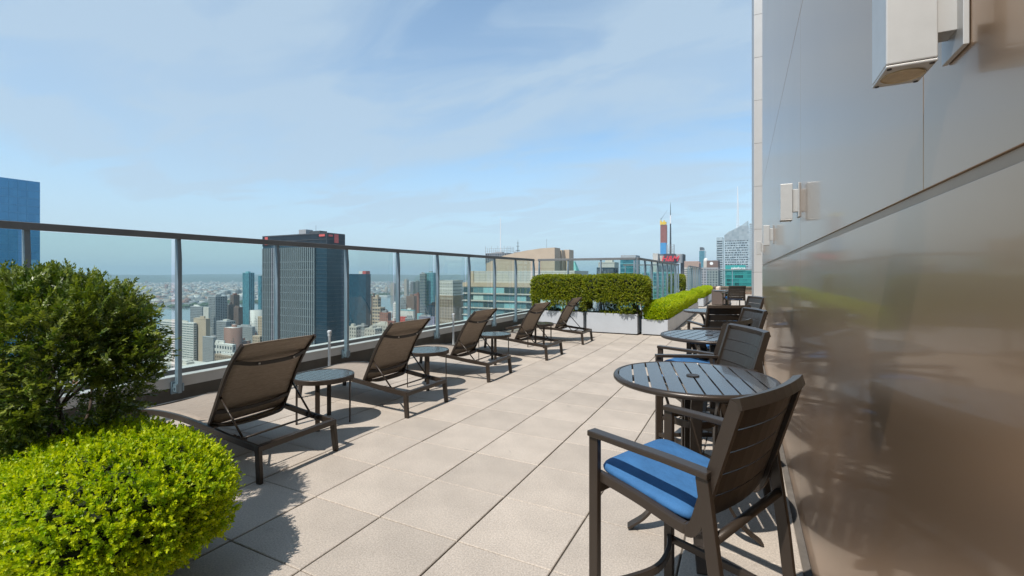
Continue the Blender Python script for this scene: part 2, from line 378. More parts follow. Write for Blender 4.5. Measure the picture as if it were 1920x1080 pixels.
railing('glass railing with close posts behind the row of low planters', (-2.7, RY+0.02), (-2.7, 22.7), (1, 0), [0.02+1.155*k for k in range(9)], z0=0.0, zg=0.10, bracket=False)
railing('short glass railing around the alcove of the farther hedge', (-5.3, 22.72), (-2.74, 22.72), (0, -1), [0.1, 1.3, 2.5], z0=0.0, zg=0.1, bracket=False)
railing('far glass railing beyond the alcove hedge', (-2.7, 27.1), (-2.7, 35.5), (1, 0), [0.02+1.19*k for k in range(8)], z0=0.0, zg=0.10, bracket=False)
railing('glass railing closing off the far end of the terrace', (-2.66, 40), (1.2, 40), (0, -1), [0.05, 1.9, 3.75], z0=0.0, zg=0.25, bracket=False, top=1.98, gap=0.02)
sp = MB().box(-3.6, 3.0, 41, 41.4, -0.3, 0.62).build('brick_parapet', 'brick_wall'); tag(sp, 'low brown brick parapet behind the far end of the terrace', 'wall')
slab2 = MB().box(-6.5, -2.76, 13.46, 45.9, -6.0, -0.9).build('lower_roof', 'kerb_face'); tag(slab2, kind='structure')

def vent_pipe(y, label):
    t = thing('vent_pipe', label, 'pipe', (-5.72, y, 0), group='vent pipes along the kerb')
    MB().tube([(0, 0, 0), (0, 0, 0.67)], 0.020, 12).build('pipe', 'pipe_white', t, smooth=False)
    MB().tube([(0, 0, 0.645), (0, 0, 0.70)], 0.028, 12).build('collar', 'pipe_white', t)
    MB().lathe([(0.034, 0.70), (0.034, 0.725), (0.02, 0.735), (0.0005, 0.737)], 14).build('cap', 'pipe_white', t)
vent_pipe(5.05, 'white capped vent pipe standing behind the nearest side table')
vent_pipe(8.45, 'white vent pipe standing behind the third lounger from the front')

# ================================================================== METAL WALL ON THE RIGHT
wall = thing('metal_facade', 'glossy brown-grey metal panel wall along the right of the terrace', 'wall', (WX, 0, 0))
seams = [-5.0, -1.2, 1.2, 3.42, 6.1, 8.5, 9.9]; rows = [(0.165, 1.752), (1.775, 3.275), (3.283, 5.6), (5.61, 8.0), (8.01, 11.0)]
for ya, yb in zip(seams[:-1], seams[1:]):
    for za, zb in rows:
        if za < 1 and ya == -1.2: continue
        y_ = -1.2 if (za < 1 and ya == 1.2) else ya
        MB().box(0, 0.02, y_+0.0015, yb-0.0015, za, zb).build('panel', 'facade', wall, bevel=0.001)
    MB().box(0.004, 0.02, ya+0.002, yb-0.002, 0.012, 0.158).build('plinth', 'facade', wall)
MB().box(0.005, 0.0204, -5.0, 9.89, 1.7525, 1.7745).build('reveal_strip', 'reveal', wall)
MB().box(0.0205, 6, -5.0, 9.895, 0.001, 11.0).build('backing', 'facade_reveal', wall)
# wall set back beyond the end of the panels, then the projecting pier
rc = thing('recessed_wall', 'grey wall set back beyond the end of the metal panels', 'wall', (2.2, 9.9, 0))
for k in range(4): MB().box(0, 0.3, k*2.6+0.004, (k+1)*2.6-0.004, 0, 11).build('panel', 'facade_side', rc)
pier = thing('building_pier', 'pale grey panelled pier rising beyond the end of the metal wall', 'pier', (0.375, 20.3, 0))
for k in range(16):
    MB().box(0, 3.0, 0, 5.0, k*1.68+0.006, (k+1)*1.68-0.006).build('panel', 'facade_side', pier, bevel=0.004)
MB().box(0.02, 2.9, 0.02, 4.9, 0, 16*1.68).build('core', 'kerb_dark', pier)
def sconce(y, label):
    t = thing('wall_light', label, 'wall light', (WX, y, 1.955), group='box wall lights on the metal wall')
    b = MB().box(-0.108, -0.040, -0.048, 0.048, 0.006, 0.236).build('body', 'sconce', t, bevel=0.002)
    pl = MB().box(-0.108, -0.040, -0.048, 0.048, 0.0, 0.0045).build('end_plate', 'sconce', t, bevel=0.0015)
    MB().lathe([(0.0005, -0.001), (0.028, -0.001), (0.028, 0.0), (0.031, -0.002), (0.031, 0.001)], 28, (-0.074, 0, 0)).build('lens', 'lens', pl)
    for sx in (-1, 1):
        for sy in (-1, 1): MB().lathe([(0.0003, -0.0015), (0.0035, -0.0015), (0.0035, 0)], 8, (-0.074+sx*0.028, sy*0.041, 0)).build('screw', 'bronze_dark', pl)
    MB().box(-0.040, -0.008, -0.022, 0.022, 0.055, 0.20).build('arm', 'sconce', t, bevel=0.001)
    MB().box(-0.009, -0.001, -0.045, 0.045, 0.02, 0.24).build('back_plate', 'sconce', t, bevel=0.001)
sconce(1.03, 'large nearest box wall light at the top right with its lens showing')
sconce(3.50, 'second box wall light along the metal wall, mounted by a panel joint')
sconce(6.35, 'third box wall light along the metal wall')
sconce(9.35, 'small farthest box wall light at the end of the metal wall')

# ================================================================== LOUNGERS
def lounger_proto():
    t = thing('sun_lounger', '', 'sun lounger', group='sun loungers in a row along the railing')
    W = 0.365; S = (0, 1, 0)
    rail_pts = bez([(0.0, 0, 0.262), (-0.35, 0, 0.290), (-0.66, 0, 0.325), (-1.0, 0, 0.352), (-1.35, 0, 0.352), (-1.65, 0, 0.325), (-1.92, 0, 0.275)], 5)
    for s in (-1, 1):
        MB().sweep([p+Vector((0, s*W, 0)) for p in rail_pts], S, 0.026, 0.052).build('side_rail', 'bronze', t, bevel=0.004)
        MB().sweep([(0.002, s*(W-0.004), 0.25), (0.028, s*(W+0.004), 0.0)], S, 0.034, 0.052, taper=[1, 0.85]).build('leg', 'bronze', t, bevel=0.004)
        MB().sweep([(-1.74, s*(W-0.004), 0.285), (-1.775, s*(W+0.004), 0.0)], S, 0.034, 0.05, taper=[1, 0.85]).build('leg', 'bronze', t, bevel=0.004)
        nt = MB()
        for k in range(4): nt.box(-0.20-0.045*k, -0.178-0.045*k, s*(W-0.026)-0.008, s*(W-0.026)+0.008, 0.262+0.004*k, 0.30+0.004*k)
        nt.build('ratchet', 'bronze_dark', t)
    MB().sweep([(0.003, -W-0.014, 0.262), (0.003, W+0.014, 0.262)], (1, 0, 0), 0.052, 0.045).build('head_rail', 'bronze', t, bevel=0.005)
    MB().sweep([(-1.915, -W, 0.272), (-1.915, W, 0.272)], (1, 0, 0), 0.045, 0.04).build('foot_rail', 'bronze', t, bevel=0.004)
    # seat sling
    sm = MB(); xs = [p for p in bez([(-0.60, 0, 0.330), (-1.0, 0, 0.368), (-1.35, 0, 0.368), (-1.65, 0, 0.343), (-1.90, 0, 0.297)], 6)]
    nw = 8
    for p in xs:
        for j in range(nw+1):
            y = -W+0.012+(2*W-0.024)*j/nw; sag = 0.018*(1-((2*j/nw-1)**2)); sm.v.append((p.x, y, p.z-sag))
    for i in range(len(xs)-1):
        for j in range(nw): a = i*(nw+1)+j; sm.f.append((a, a+1, a+nw+2, a+nw+1))
    so = sm.build('seat_sling', 'sling', t, smooth=True); md = so.modifiers.new('thick', 'SOLIDIFY'); md.thickness = 0.006
    # back
    bp = bez([(-0.655, 0, 0.33), (-0.56, 0, 0.52), (-0.46, 0, 0.72), (-0.35, 0, 0.89), (-0.215, 0, 1.04)], 6)
    back = MB(); B = W-0.022
    for p in bp:
        for j in range(nw+1):
            y = -B+2*B*j/nw; sag = 0.012*(1-((2*j/nw-1)**2)); back.v.append((p.x-sag, y, p.z))
    for i in range(len(bp)-1):
        for j in range(nw): a = i*(nw+1)+j; back.f.append((a, a+1, a+nw+2, a+nw+1))
    bo = back.build('back_sling', 'sling', t, smooth=True); md = bo.modifiers.new('thick', 'SOLIDIFY'); md.thickness = 0.006
    for s in (-1, 1): MB().sweep([p+Vector((0, s*(B+0.004), 0)) for p in bp], S, 0.024, 0.034).build('back_rail', 'bronze', t, bevel=0.004)
    def cross(k, dip, out):
        c = bp[k]; pts = bez([(c.x+0.012, -B, c.z), (c.x+out, -B*0.45, c.z-dip), (c.x+out, B*0.45, c.z-dip), (c.x+0.012, B, c.z)], 6)
        MB().sweep(pts, (0, 0, 1), 0.032, 0.018).build('cross_bar', 'bronze_dark', t, bevel=0.003); return c
    c = cross(18, 0.035, 0.05)
    for s in (-0.45, 0.52): MB().lathe([(0.0005, -0.006), (0.009, -0.006), (0.009, 0.004), (0.0005, 0.006)], 10, (c.x+0.065, B*s, c.z-0.032)).build('button', 'button', t)
    cross(4, 0.02, 0.03)
    MB().tube(bez([(bp[1].x, -B, bp[1].z), (bp[1].x+0.10, -B*0.6, 0.325), (bp[1].x+0.10, B*0.6, 0.325), (bp[1].x, B, bp[1].z)], 6), 0.014, 8).build('hinge_bar', 'bronze', t, smooth=True)
    for s in (-1, 1): MB().tube([(bp[8].x+0.01, s*(B-0.01), bp[8].z), (-0.235, s*(B-0.015), 0.292)], 0.009, 8).build('strut', 'bronze', t, smooth=True)
    MB().tube([(-0.235, -W+0.01, 0.292), (-0.235, W-0.01, 0.292)], 0.009, 8).build('strut_rod', 'bronze', t, smooth=True)
    return t
lp = lounger_proto()
spots = [(-3.335, 2.625, 'nearest brown mesh sun lounger with raised back, beside the dark yew bush'), (-3.365, 4.395, 'second brown mesh sun lounger from the front, between the two nearest side tables'),
         (-3.40, 6.27, 'third of the five brown mesh sun loungers, in the middle of the row'), (-3.27, 8.24, 'fourth brown mesh sun lounger from the front, next to last in the row'),
         (-3.28, 10.36, 'farthest brown mesh sun lounger, in front of the clipped hedge')]
for i, (x, y, lb) in enumerate(spots):
    rz = R([0.4, -1.1, 0.9, -1.6, 1.0][i])
    if i == 0: lp.location = (x, y, 0); lp['label'] = lb; lp.rotation_euler[2] = rz
    else: copy_tree(lp, None, lb, (x, y, 0), rz)

# ------------------------------------------------------------------ slatted round tops
def slat_strips(r, n, gap, z0, z1, hole=0.0):
    """n parallel slats clipped to a circle, returned as one MB each"""
    out = []; w = 2*r/n
    for k in range(n):
        xa = -r+k*w+gap/2; xb = -r+(k+1)*w-gap/2; top, bot = [], []
        for q in range(7):
            x = xa+(xb-xa)*q/6; yy = math.sqrt(max(0.0, r*r-x*x)); top.append((x, yy)); bot.append((x, -yy))
        if max(p[1] for p in top) < 0.03: continue
        out.append(MB().prism(bot+top[::-1], z0, z1))
    return out
def side_table_proto():
    t = thing('side_table', '', 'side table', group='round slatted side tables between the loungers')
    r, z = 0.315, 0.525
    tp = MB().ring([(r, z-0.050), (r, z-0.006), (r-0.006, z), (r-0.018, z), (r-0.02, z-0.004), (r-0.02, z-0.050)], 56).build('table_top', 'bronze', t, smooth=False)
    for s in slat_strips(r-0.022, 13, 0.007, z-0.014, z-0.004): s.build('slat', 'top_slat', tp)
    MB().sweep([(0, -r+0.03, z-0.03), (0, r-0.03, z-0.03)], (1, 0, 0), 0.04, 0.02).build('bearer', 'bronze_dark', tp)
    for k in range(4):
        a = R(45+90*k); c, s = math.cos(a), math.sin(a); rr = 0.272
        MB().sweep([(rr*c, rr*s, 0), (rr*c, rr*s, z-0.045)], (-s, c, 0), 0.046, 0.012).build('leg', 'bronze', t, bevel=0.002)
    return t
st = side_table_proto()
tspots = [(-4.04, 3.49, 'nearest round slatted side table, between the first two loungers'), (-4.05, 5.31, 'second round slatted side table from the front, between the second and third loungers'),
          (-4.05, 7.28, 'third round slatted side table from the front, behind the third lounger back'), (-4.03, 9.33, 'farthest round side table, half hidden behind the fourth lounger back')]
for i, (x, y, lb) in enumerate(tspots):
    rz = R([82, 85, 80, 88][i])
    if i == 0: st.location = (x, y, 0); st['label'] = lb; st.rotation_euler[2] = rz
    else: copy_tree(st, None, lb, (x, y, 0), rz)

# ================================================================== BAR TABLES AND CHAIRS
def bar_table_proto():
    t = thing('bar_table', '', 'table', group='round slatted bar tables along the wall')
    r, z = 0.475, 0.985
    rim = [(r-0.03, z-0.034), (r-0.008, z-0.034), (r, z-0.026), (r, z-0.014), (r-0.006, z-0.004), (r-0.018, z), (r-0.030, z-0.003)]
    tp = MB().ring(rim, 72).build('table_top', 'bronze', t, smooth=True)
    for s in slat_strips(r-0.031, 10, 0.011, z-0.016, z-0.003): s.build('slat', 'top_slat', tp)
    cap = MB().lathe([(0.038, z-0.002), (0.038, z+0.003), (0.030, z+0.003), (0.0005, z+0.001)], 24).build('umbrella_cap', 'bronze_dark', tp)
    for a in (0, 90):
        c, s = math.cos(R(a)), math.sin(R(a)); MB().sweep([(-0.40*c, -0.40*s, z-0.035), (0.40*c, 0.40*s, z-0.035)], (-s, c, 0), 0.05, 0.028).build('bearer', 'bronze_dark', tp)
    prof = bez([(0.235, 0, z-0.045), (0.165, 0, z-0.12), (0.135, 0, z-0.24), (0.125, 0, 0.56), (0.135, 0, 0.40), (0.19, 0, 0.24), (0.275, 0, 0.10), (0.385, 0, 0.012)], 5)
    for k in range(4):
        a = R(90*k); c, s = math.cos(a), math.sin(a)
        MB().sweep([(p.x*c, p.x*s, p.z) for p in prof], (-s, c, 0), 0.065, 0.016).build('leg', 'bronze', t, bevel=0.003)
    for zz in (0.70, 0.44):
        MB().ring([(0.128, zz), (0.128, zz+0.04), (0.118, zz+0.04), (0.118, zz)], 32).build('collar_ring', 'bronze', t)
    return t
def chair_proto():
    t = thing('bar_chair', '', 'chair', group='bar chairs with blue cushions at the tall tables')
    H = 0.288; S = (0, 1, 0)
    for s in (-1, 1):
        MB().sweep([(0.245, s*H, 0.0), (0.245, s*H, 0.915)], S, 0.028, 0.046).build('leg', 'bronze', t, bevel=0.004)
        MB().sweep([(-0.345, s*H, 0.0), (-0.285, s*H, 0.55), (-0.235, s*H, 0.905)], S, 0.028, 0.046).build('leg', 'bronze', t, bevel=0.004)
        MB().sweep([(0.268, s*H, 0.927), (-0.1, s*H, 0.923), (-0.262, s*H, 0.917)], S, 0.052, 0.024).build('arm_rest', 'bronze', t, bevel=0.004)
        MB().sweep([(-0.31, s*(H-0.002), 0.27), (0.235, s*(H-0.002), 0.27)], S, 0.02, 0.034).build('stretcher', 'bronze', t, bevel=0.003)
    seatf = MB(); Q = 0.266
    L = bez([(0.245, 0, 0.745), (0.05, 0, 0.722), (-0.145, 0, 0.688), (-0.195, 0, 0.705), (-0.228, 0, 0.80), (-0.28, 0, 0.97), (-0.345, 0, 1.18)], 6)
    bk = thing_part = None
    for s in (-1, 1):
        MB().sweep([p+Vector((0, s*Q, 0)) for p in L[:14]], S, 0.030, 0.042).build('seat_rail', 'bronze', t, bevel=0.006)
    back = MB()
    for s in (-1, 1): back.sweep([p+Vector((0, s*(Q+0.001), 0)) for p in L[13:]], S, 0.030, 0.044)
    def arc(x, z, b, y=Q, n=8): return [(x-b*(1-(2*k/n-1)**2), -y+2*y*k/n, z) for k in range(n+1)]
    back.sweep(arc(-0.345, 1.175, 0.03, Q+0.015), (0.3, 0, 1), 0.040, 0.036)
    bo = back.build('backrest', 'bronze', t, bevel=0.006)
    for k in range(5):
        f0 = k/5+0.005; f1 = (k+1)/5-0.005
        def at(f): z = 0.735+(1.158-0.735)*f; i = min(range(len(L)), key=lambda q: abs(L[q].z-z)+(9 if q < 20 else 0)); return L[i].x+(z-L[i].z)*-0.3, z
        (xa, za), (xb, zb) = at(f0), at(f1); sm = MB(); n = 8
        A = arc(xa, za, 0.032, Q-0.012); Bp = arc(xb, zb, 0.032, Q-0.012)
        for off in (0.0, 0.010):
            for p in A+Bp: sm.v.append((p[0]+0.006-off, p[1], p[2]))
        m = n+1
        for j in range(n):
            sm.f += [(j, j+1, m+j+1, m+j), (2*m+j, 3*m+j, 3*m+j+1, 2*m+j+1), (j, 2*m+j, 2*m+j+1, j+1), (m+j, m+j+1, 3*m+j+1, 3*m+j)]
        sm.f += [(0, m, 3*m, 2*m), (n, 2*m+n, 3*m+n, m+n)]
        sm.build('slat', 'slat', bo)
    MB().sweep([(0.235, -H, 0.70), (0.235, H, 0.70)], (0, 0, 1), 0.045, 0.022).build('front_apron', 'bronze', t, bevel=0.003)
    MB().tube([(-0.268, -H, 0.69), (-0.268, H, 0.69)], 0.017, 10).build('rear_bar', 'bronze', t, smooth=True)
    pan = MB()
    for k in range(5): x = 0.19-0.075*k; pan.box(x-0.031, x+0.031, -Q+0.01, Q-0.01, 0.728-(0.24-x)*0.15, 0.736-(0.24-x)*0.15)
    pan.build('seat_pan', 'slat', t)
    MB().sweep(bez([(0.245, -H, 0.275), (0.17, -H*0.55, 0.285), (0.13, 0, 0.288), (0.17, H*0.55, 0.285), (0.245, H, 0.275)], 5), (0, 0, 1), 0.034, 0.022).build('foot_rest', 'bronze', t, bevel=0.003)
    # cushion
    cm = MB(); nu, nvv = 28, 12; tilt = R(8.4)
    def sp(v, e): return math.copysign(abs(v)**e, v)
    for i in range(nvv+1):
        ph = -math.pi/2+math.pi*i/nvv
        for j in range(nu):
            th = 2*math.pi*j/nu; cr = sp(math.cos(ph), 0.45)
            x = 0.222*cr*sp(math.cos(th), 0.24); y = 0.252*cr*sp(math.sin(th), 0.24); z = 0.031*sp(math.sin(ph), 0.75)
            z += 0.005*(1-(x/0.23)**2)*(1-(y/0.26)**2)*(1 if z > 0 else 0)
            xx = x*math.cos(tilt)-z*math.sin(tilt); zz = x*math.sin(tilt)+z*math.cos(tilt); cm.v.append((xx+0.045, y, zz+0.742))
    for i in range(nvv):
        for j in range(nu): a = i*nu+j; b = i*nu+(j+1) % nu; cm.f.append((a, b, b+nu, a+nu))
    cm.build('cushion', 'cushion', t, smooth=True)
    return t
bt = bar_table_proto(); bc = chair_proto()
tb = [(-0.275, 3.0, 13, 'nearest round slatted bar table beside the metal wall'), (-0.31, 5.08, -14, 'second round slatted bar table from the front'),
      (-0.47, 8.55, -20, 'third round slatted bar table, small and partly behind a dark chair back'), (-0.55, 19.0, 10, 'farthest bar table near the wicker sofa')]
for i, (x, y, a, lb) in enumerate(tb):
    if i == 0: bt.location = (x, y, 0); bt['label'] = lb; bt.rotation_euler[2] = R(a)
    else: copy_tree(bt, None, lb, (x, y, 0), R(a))
ch = [(-0.225, 2.07, 156.5, 'large nearest bar chair with blue cushion, back to the metal wall'),
      (-0.28, 3.80, 207, 'bar chair facing us on the far side of the nearest table'),
      (-0.36, 4.62, 160, 'bar chair mostly hidden behind the light back beyond the nearest table'),
      (-0.20, 5.95, 203, 'bar chair facing us on the far side of the second table'),
      (-0.33, 6.95, 118, 'bar chair seen from behind with dark back and wide blue cushion'),
      (-0.10, 9.35, 205, 'bar chair facing us on the far side of the third table'),
      (0.85, 11.6, 180, 'bar chair in the recess past the end of the metal wall'),
      (-0.30, 18.2, 110, 'dark bar chair seen from behind at the farthest table')]
for i, (x, y, a, lb) in enumerate(ch):
    if i == 0: bc.location = (x, y, 0); bc['label'] = lb; bc.rotation_euler[2] = R(a)
    else: copy_tree(bc, None, lb, (x, y, 0), R(a))
# wicker sofa at the far end
so = thing('wicker_sofa', 'brown wicker sofa with beige cushions near the far end of the terrace', 'sofa', (-1.05, 27.0, 0))
MB().box(-0.42, 0.42, -1.0, -0.82, 0.02, 0.78).build('arm', 'wicker', so, bevel=0.02); MB().box(-0.42, 0.42, 0.82, 1.0, 0.02, 0.78).build('arm', 'wicker', so, bevel=0.02)
MB().box(-0.42, -0.24, -0.82, 0.82, 0.02, 0.78).build('back', 'wicker', so, bevel=0.02); MB().box(-0.24, 0.42, -0.819, 0.819, 0.02, 0.34).build('base', 'wicker', so, bevel=0.01)
for k in range(2):
    MB().box(-0.23, 0.42, -0.80+0.81*k, 0.0+0.81*k, 0.341, 0.49).build('seat_cushion', 'beige_cushion', so, bevel=0.04); MB().box(-0.235, -0.05, -0.80+0.81*k, 0.0+0.81*k, 0.49, 0.94).build('back_cushion', 'beige_cushion', so, bevel=0.05)

# ================================================================== PLANTS
def leaf_mesh(name, P, D, Nn, ln, wd, tone, material, fold=0.18):
    """P base points, D leaf directions, Nn approximate leaf normals (n,3): folded diamond leaves"""
    n = len(P); S = np.cross(D, Nn); S /= np.linalg.norm(S, axis=1, keepdims=True)+1e-9; U = np.cross(S, D)
    ln = ln[:, None]; wd = wd[:, None]
    V = np.empty((n, 4, 3)); V[:, 0] = P; V[:, 1] = P+D*ln*0.55+S*wd*0.5+U*wd*fold; V[:, 2] = P+D*ln; V[:, 3] = P+D*ln*0.55-S*wd*0.5+U*wd*fold
    me = bpy.data.meshes.new(name); me.vertices.add(n*4); me.vertices.foreach_set('co', V.reshape(-1).astype(np.float32))
    me.loops.add(n*4); me.loops.foreach_set('vertex_index', np.arange(n*4, dtype=np.int32))
    me.polygons.add(n); me.polygons.foreach_set('loop_start', np.arange(0, n*4, 4, dtype=np.int32)); me.polygons.foreach_set('loop_total', np.full(n, 4, dtype=np.int32))
    at = me.attributes.new('tone', 'FLOAT', 'POINT'); at.data.foreach_set('value', np.repeat(np.clip(tone, 0, 1), 4).astype(np.float32))
    me.materials.append(MATS[material]); me.update(); me.validate(); return me
def unit(a): return a/(np.linalg.norm(a, axis=-1, keepdims=True)+1e-9)
def lumps(P, k=6, f=3.0, seed=0):
    g = np.random.default_rng(seed); o = np.zeros(len(P))
    for _ in range(k):
        w = g.normal(size=3)*f; o += np.sin(P@w+g.uniform(0, 6.28))
    return o/k
def shell_points(n, a, b, c, e, lump, f, seed, zmin=-1.0):
    """points and normals on a lumpy superellipsoid"""
    d = unit(rng.normal(size=(n*2, 3))); d = d[d[:, 2] > zmin][:n]
    k = (np.abs(d[:, 0])**e+np.abs(d[:, 1])**e+np.abs(d[:, 2])**e)**(-1/e)
    p = d*k[:, None]; nr = unit(np.sign(d)*np.abs(p)**(e-1)/np.array([a, b, c])); p = p*np.array([a, b, c])
    h = lumps(p, 7, f, seed); p = p*(1+lump*h[:, None]); return p, nr, h
def sprigs(P, Nr, leaves, length, lsize, lwid, up=0.45, jitter=0.45, tip=0.35, spread=0.75):
    """short twigs at P that carry spirally set leaves; tone rises a little towards the young tip"""
    n = len(P); ax = unit(Nr+np.array([0, 0, up])+rng.normal(size=(n, 3))*jitter)
    ref = unit(rng.normal(size=(n, 3))); s1 = unit(np.cross(ax, ref)); s2 = np.cross(ax, s1)
    base = rng.uniform(0.0, 0.75, n); PP_, DD, NN, LL, WW, TT = [], [], [], [], [], []
    Ln = length*rng.uniform(0.6, 1.35, n)
    for k in range(leaves):
        f = (k+0.5)/leaves; a = k*2.39+rng.uniform(0, 0.5, n)
        rad = s1*np.cos(a)[:, None]+s2*np.sin(a)[:, None]
        sp_ = spread*(1-0.55*f)
        d = unit(ax*(1-sp_*0.6)+rad*sp_+rng.normal(size=(n, 3))*0.12)
        PP_.append(P+ax*(Ln*(f-0.6))[:, None]); DD.append(d); NN.append(unit(ax*1.0-rad*0.4+rng.normal(size=(n, 3))*0.25))
        sz = rng.uniform(0.75, 1.2, n)*(1-0.25*f); LL.append(lsize*sz); WW.append(lwid*sz); TT.append(base+tip*(f-0.4)+rng.normal(size=n)*0.08)
    return [np.concatenate(x) for x in (PP_, DD, NN, LL, WW, TT)]
def core_mesh(name, a, b, c, e, k, seed, f, lump):
    m = MB(); nu, nv = 28, 16; pts = []
    for i in range(nv+1):
        ph = -math.pi/2+math.pi*i/nv
        for j in range(nu):
            th = 2*math.pi*j/nu; pts.append((math.cos(ph)*math.cos(th), math.cos(ph)*math.sin(th), math.sin(ph)))
    d = np.array(pts); q = (np.abs(d)**e).sum(1)**(-1/e); p = d*q[:, None]*np.array([a, b, c]); p = p*(1+lump*lumps(p, 7, f, seed)[:, None])*k
    m.v = [tuple(x) for x in p]
    for i in range(nv):
        for j in range(nu): A = i*nu+j; B = i*nu+(j+1) % nu; m.f.append((A, B, B+nu, A+nu))
    return m
def planter(name, label, loc, w, l, h, group=None):
    t = thing(name, label, 'planter', loc, group=group); e = 0.025
    b = MB(); b.box(-w/2, w/2, -l/2, -l/2+e, 0.03, h).box(-w/2, w/2, l/2-e, l/2, 0.03, h).box(-w/2, -w/2+e, -l/2+e, l/2-e, 0.03, h).box(w/2-e, w/2, -l/2+e, l/2-e, 0.03, h)
    b.build('box', 'planter', t, bevel=0.004)
    MB().box(-w/2+0.03, w/2-0.03, -l/2+0.03, l/2-0.03, 0, 0.035).build('base', 'planter_base', t)
    MB().box(-w/2+e, w/2-e, -l/2+e, l/2-e, 0.04, h-0.05).build('soil', 'soil', t)
    return t
# ---- near boxwood (bottom left)
BX = (-2.95, 1.18, 0.425); ba, bb, bcx = 0.60, 0.49, 0.34
planter('low_planter', 'low grey planter under the bright round boxwood at the front', (-3.15, 1.05, 0), 0.75, 0.42, 0.18)
box_n = thing('boxwood_bush', 'bright yellow-green clipped boxwood ball at the bottom left', 'bush', BX)
P, Nr, h = shell_points(8200, ba, bb, bcx, 2.3, 0.10, 13.0, 3)
P = P*rng.uniform(0.90, 1.045, len(P))[:, None]
args = sprigs(P, Nr, 12, 0.062, 0.0225, 0.0138, jitter=0.6)
fo = link_mesh('foliage', leaf_mesh('boxwood_leaves', *args, 'boxwood'), box_n); tag(fo, kind='stuff')
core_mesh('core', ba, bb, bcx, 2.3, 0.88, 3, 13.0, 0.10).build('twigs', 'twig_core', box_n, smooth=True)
# ---- yew (left)
YX = (-3.78, 1.18, 0.0)
planter('tall_planter', 'grey planter box under the dark yew at the left edge', (-4.1, 1.0, 0), 1.25, 0.6, 0.42)
yew = thing('yew_bush', 'dark green shaggy yew bush at the left edge', 'bush', YX)
br = MB(); tips = []
g = np.random.default_rng(5)
for k in range(34):
    a = g.uniform(0, 6.28); rr = math.sqrt(g.uniform(0.05, 1)); tx, ty = 0.68*rr*math.cos(a), 0.36*rr*math.sin(a); tz = g.uniform(0.95, 1.55)-0.25*rr
    bx, by = g.uniform(-0.35, 0.35), g.uniform(-0.1, 0.1)
    pts = bez([(bx, by, 0.35), (bx+0.25*(tx-bx)+g.normal()*0.03, by+0.25*(ty-by)+g.normal()*0.03, 0.35+0.42*(tz-0.35)), (bx+0.65*(tx-bx)+g.normal()*0.03, by+0.65*(ty-by)+g.normal()*0.03, 0.35+0.75*(tz-0.35)), (tx, ty, tz)], 4)
    br.tube(pts, 0.017*g.uniform(0.6, 1.2), 6, 0.004); tips += [tuple(p) for p in pts[6:]]
tag(br.build('branches', 'bark', yew, smooth=True), kind='stuff')
ya, yb, yc, yz = 0.80, 0.42, 0.57, 1.03
Pn, Nn_, hn = shell_points(7600, ya, yb, yc, 3.6, 0.09, 6.0, 9)
tp_ = np.clip((Pn[:, 2]+0.60)/0.62, 0, 1); Pn[:, 0] = (Pn[:, 0]+0.2)*(0.58+0.42*tp_)-0.2; Pn[:, 1] *= 0.8+0.2*tp_
inn = rng.uniform(0.55, 1.03, len(Pn))**0.6; Pn = Pn*inn[:, None]
hole = lumps(Pn, 6, 6.0, 21); lowc = (Pn[:, 2] < -0.02) & (np.abs(Pn[:, 0]-0.08) < 0.42)
gapz = (np.abs(0.328*Pn[:, 0]+0.945*Pn[:, 1]-0.125+0.04*np.sin(Pn[:, 2]*14)) < 0.085) & (np.abs(Pn[:, 2]+0.20) < 0.22) & (rng.uniform(size=len(Pn)) < 0.9)
keep = ~gapz & (hole > -0.35) & ~(lowc & (hole < 0.12)) & (Pn[:, 2] > -0.60)
Pn, Nn_ = Pn[keep], Nn_[keep]
def yew_sprays(P, Nr, needles, length, nl, nw):
    n = len(P); ax = unit(Nr*0.9+np.array([0, 0, 0.35])+rng.normal(size=(n, 3))*0.5); fl = unit(np.array([0, 0, 1.0])+rng.normal(size=(n, 3))*0.45)
    sd = unit(np.cross(ax, fl)); up = np.cross(sd, ax); base = rng.uniform(0, 0.6, n)**1.5; Ln = length*rng.uniform(0.6, 1.3, n)
    A = [[], [], [], [], [], []]
    for k in range(needles):
        f = k/(needles-1); s = 1 if k % 2 else -1
        d = unit(ax*(0.45+0.5*f)+sd*s*(0.9-0.5*f)+up*rng.normal(size=(n, 1))*0.3+rng.normal(size=(n, 3))*0.12)
        w = nl*rng.uniform(0.75, 1.15, n)*(1-0.35*f)
        for L_, v in zip(A, (P+ax*(Ln*(f-0.5))[:, None], d, up+rng.normal(size=(n, 3))*0.3, w, np.full(n, nw), base+0.45*f*rng.uniform(0, 1, n))): L_.append(v)
    return [np.concatenate(x) for x in A]
yo = link_mesh('foliage', leaf_mesh('yew_needles', *yew_sprays(Pn+np.array([0, 0, yz]), Nn_, 28, 0.13, 0.034, 0.0095), 'yew', 0.05), yew); tag(yo, kind='stuff')
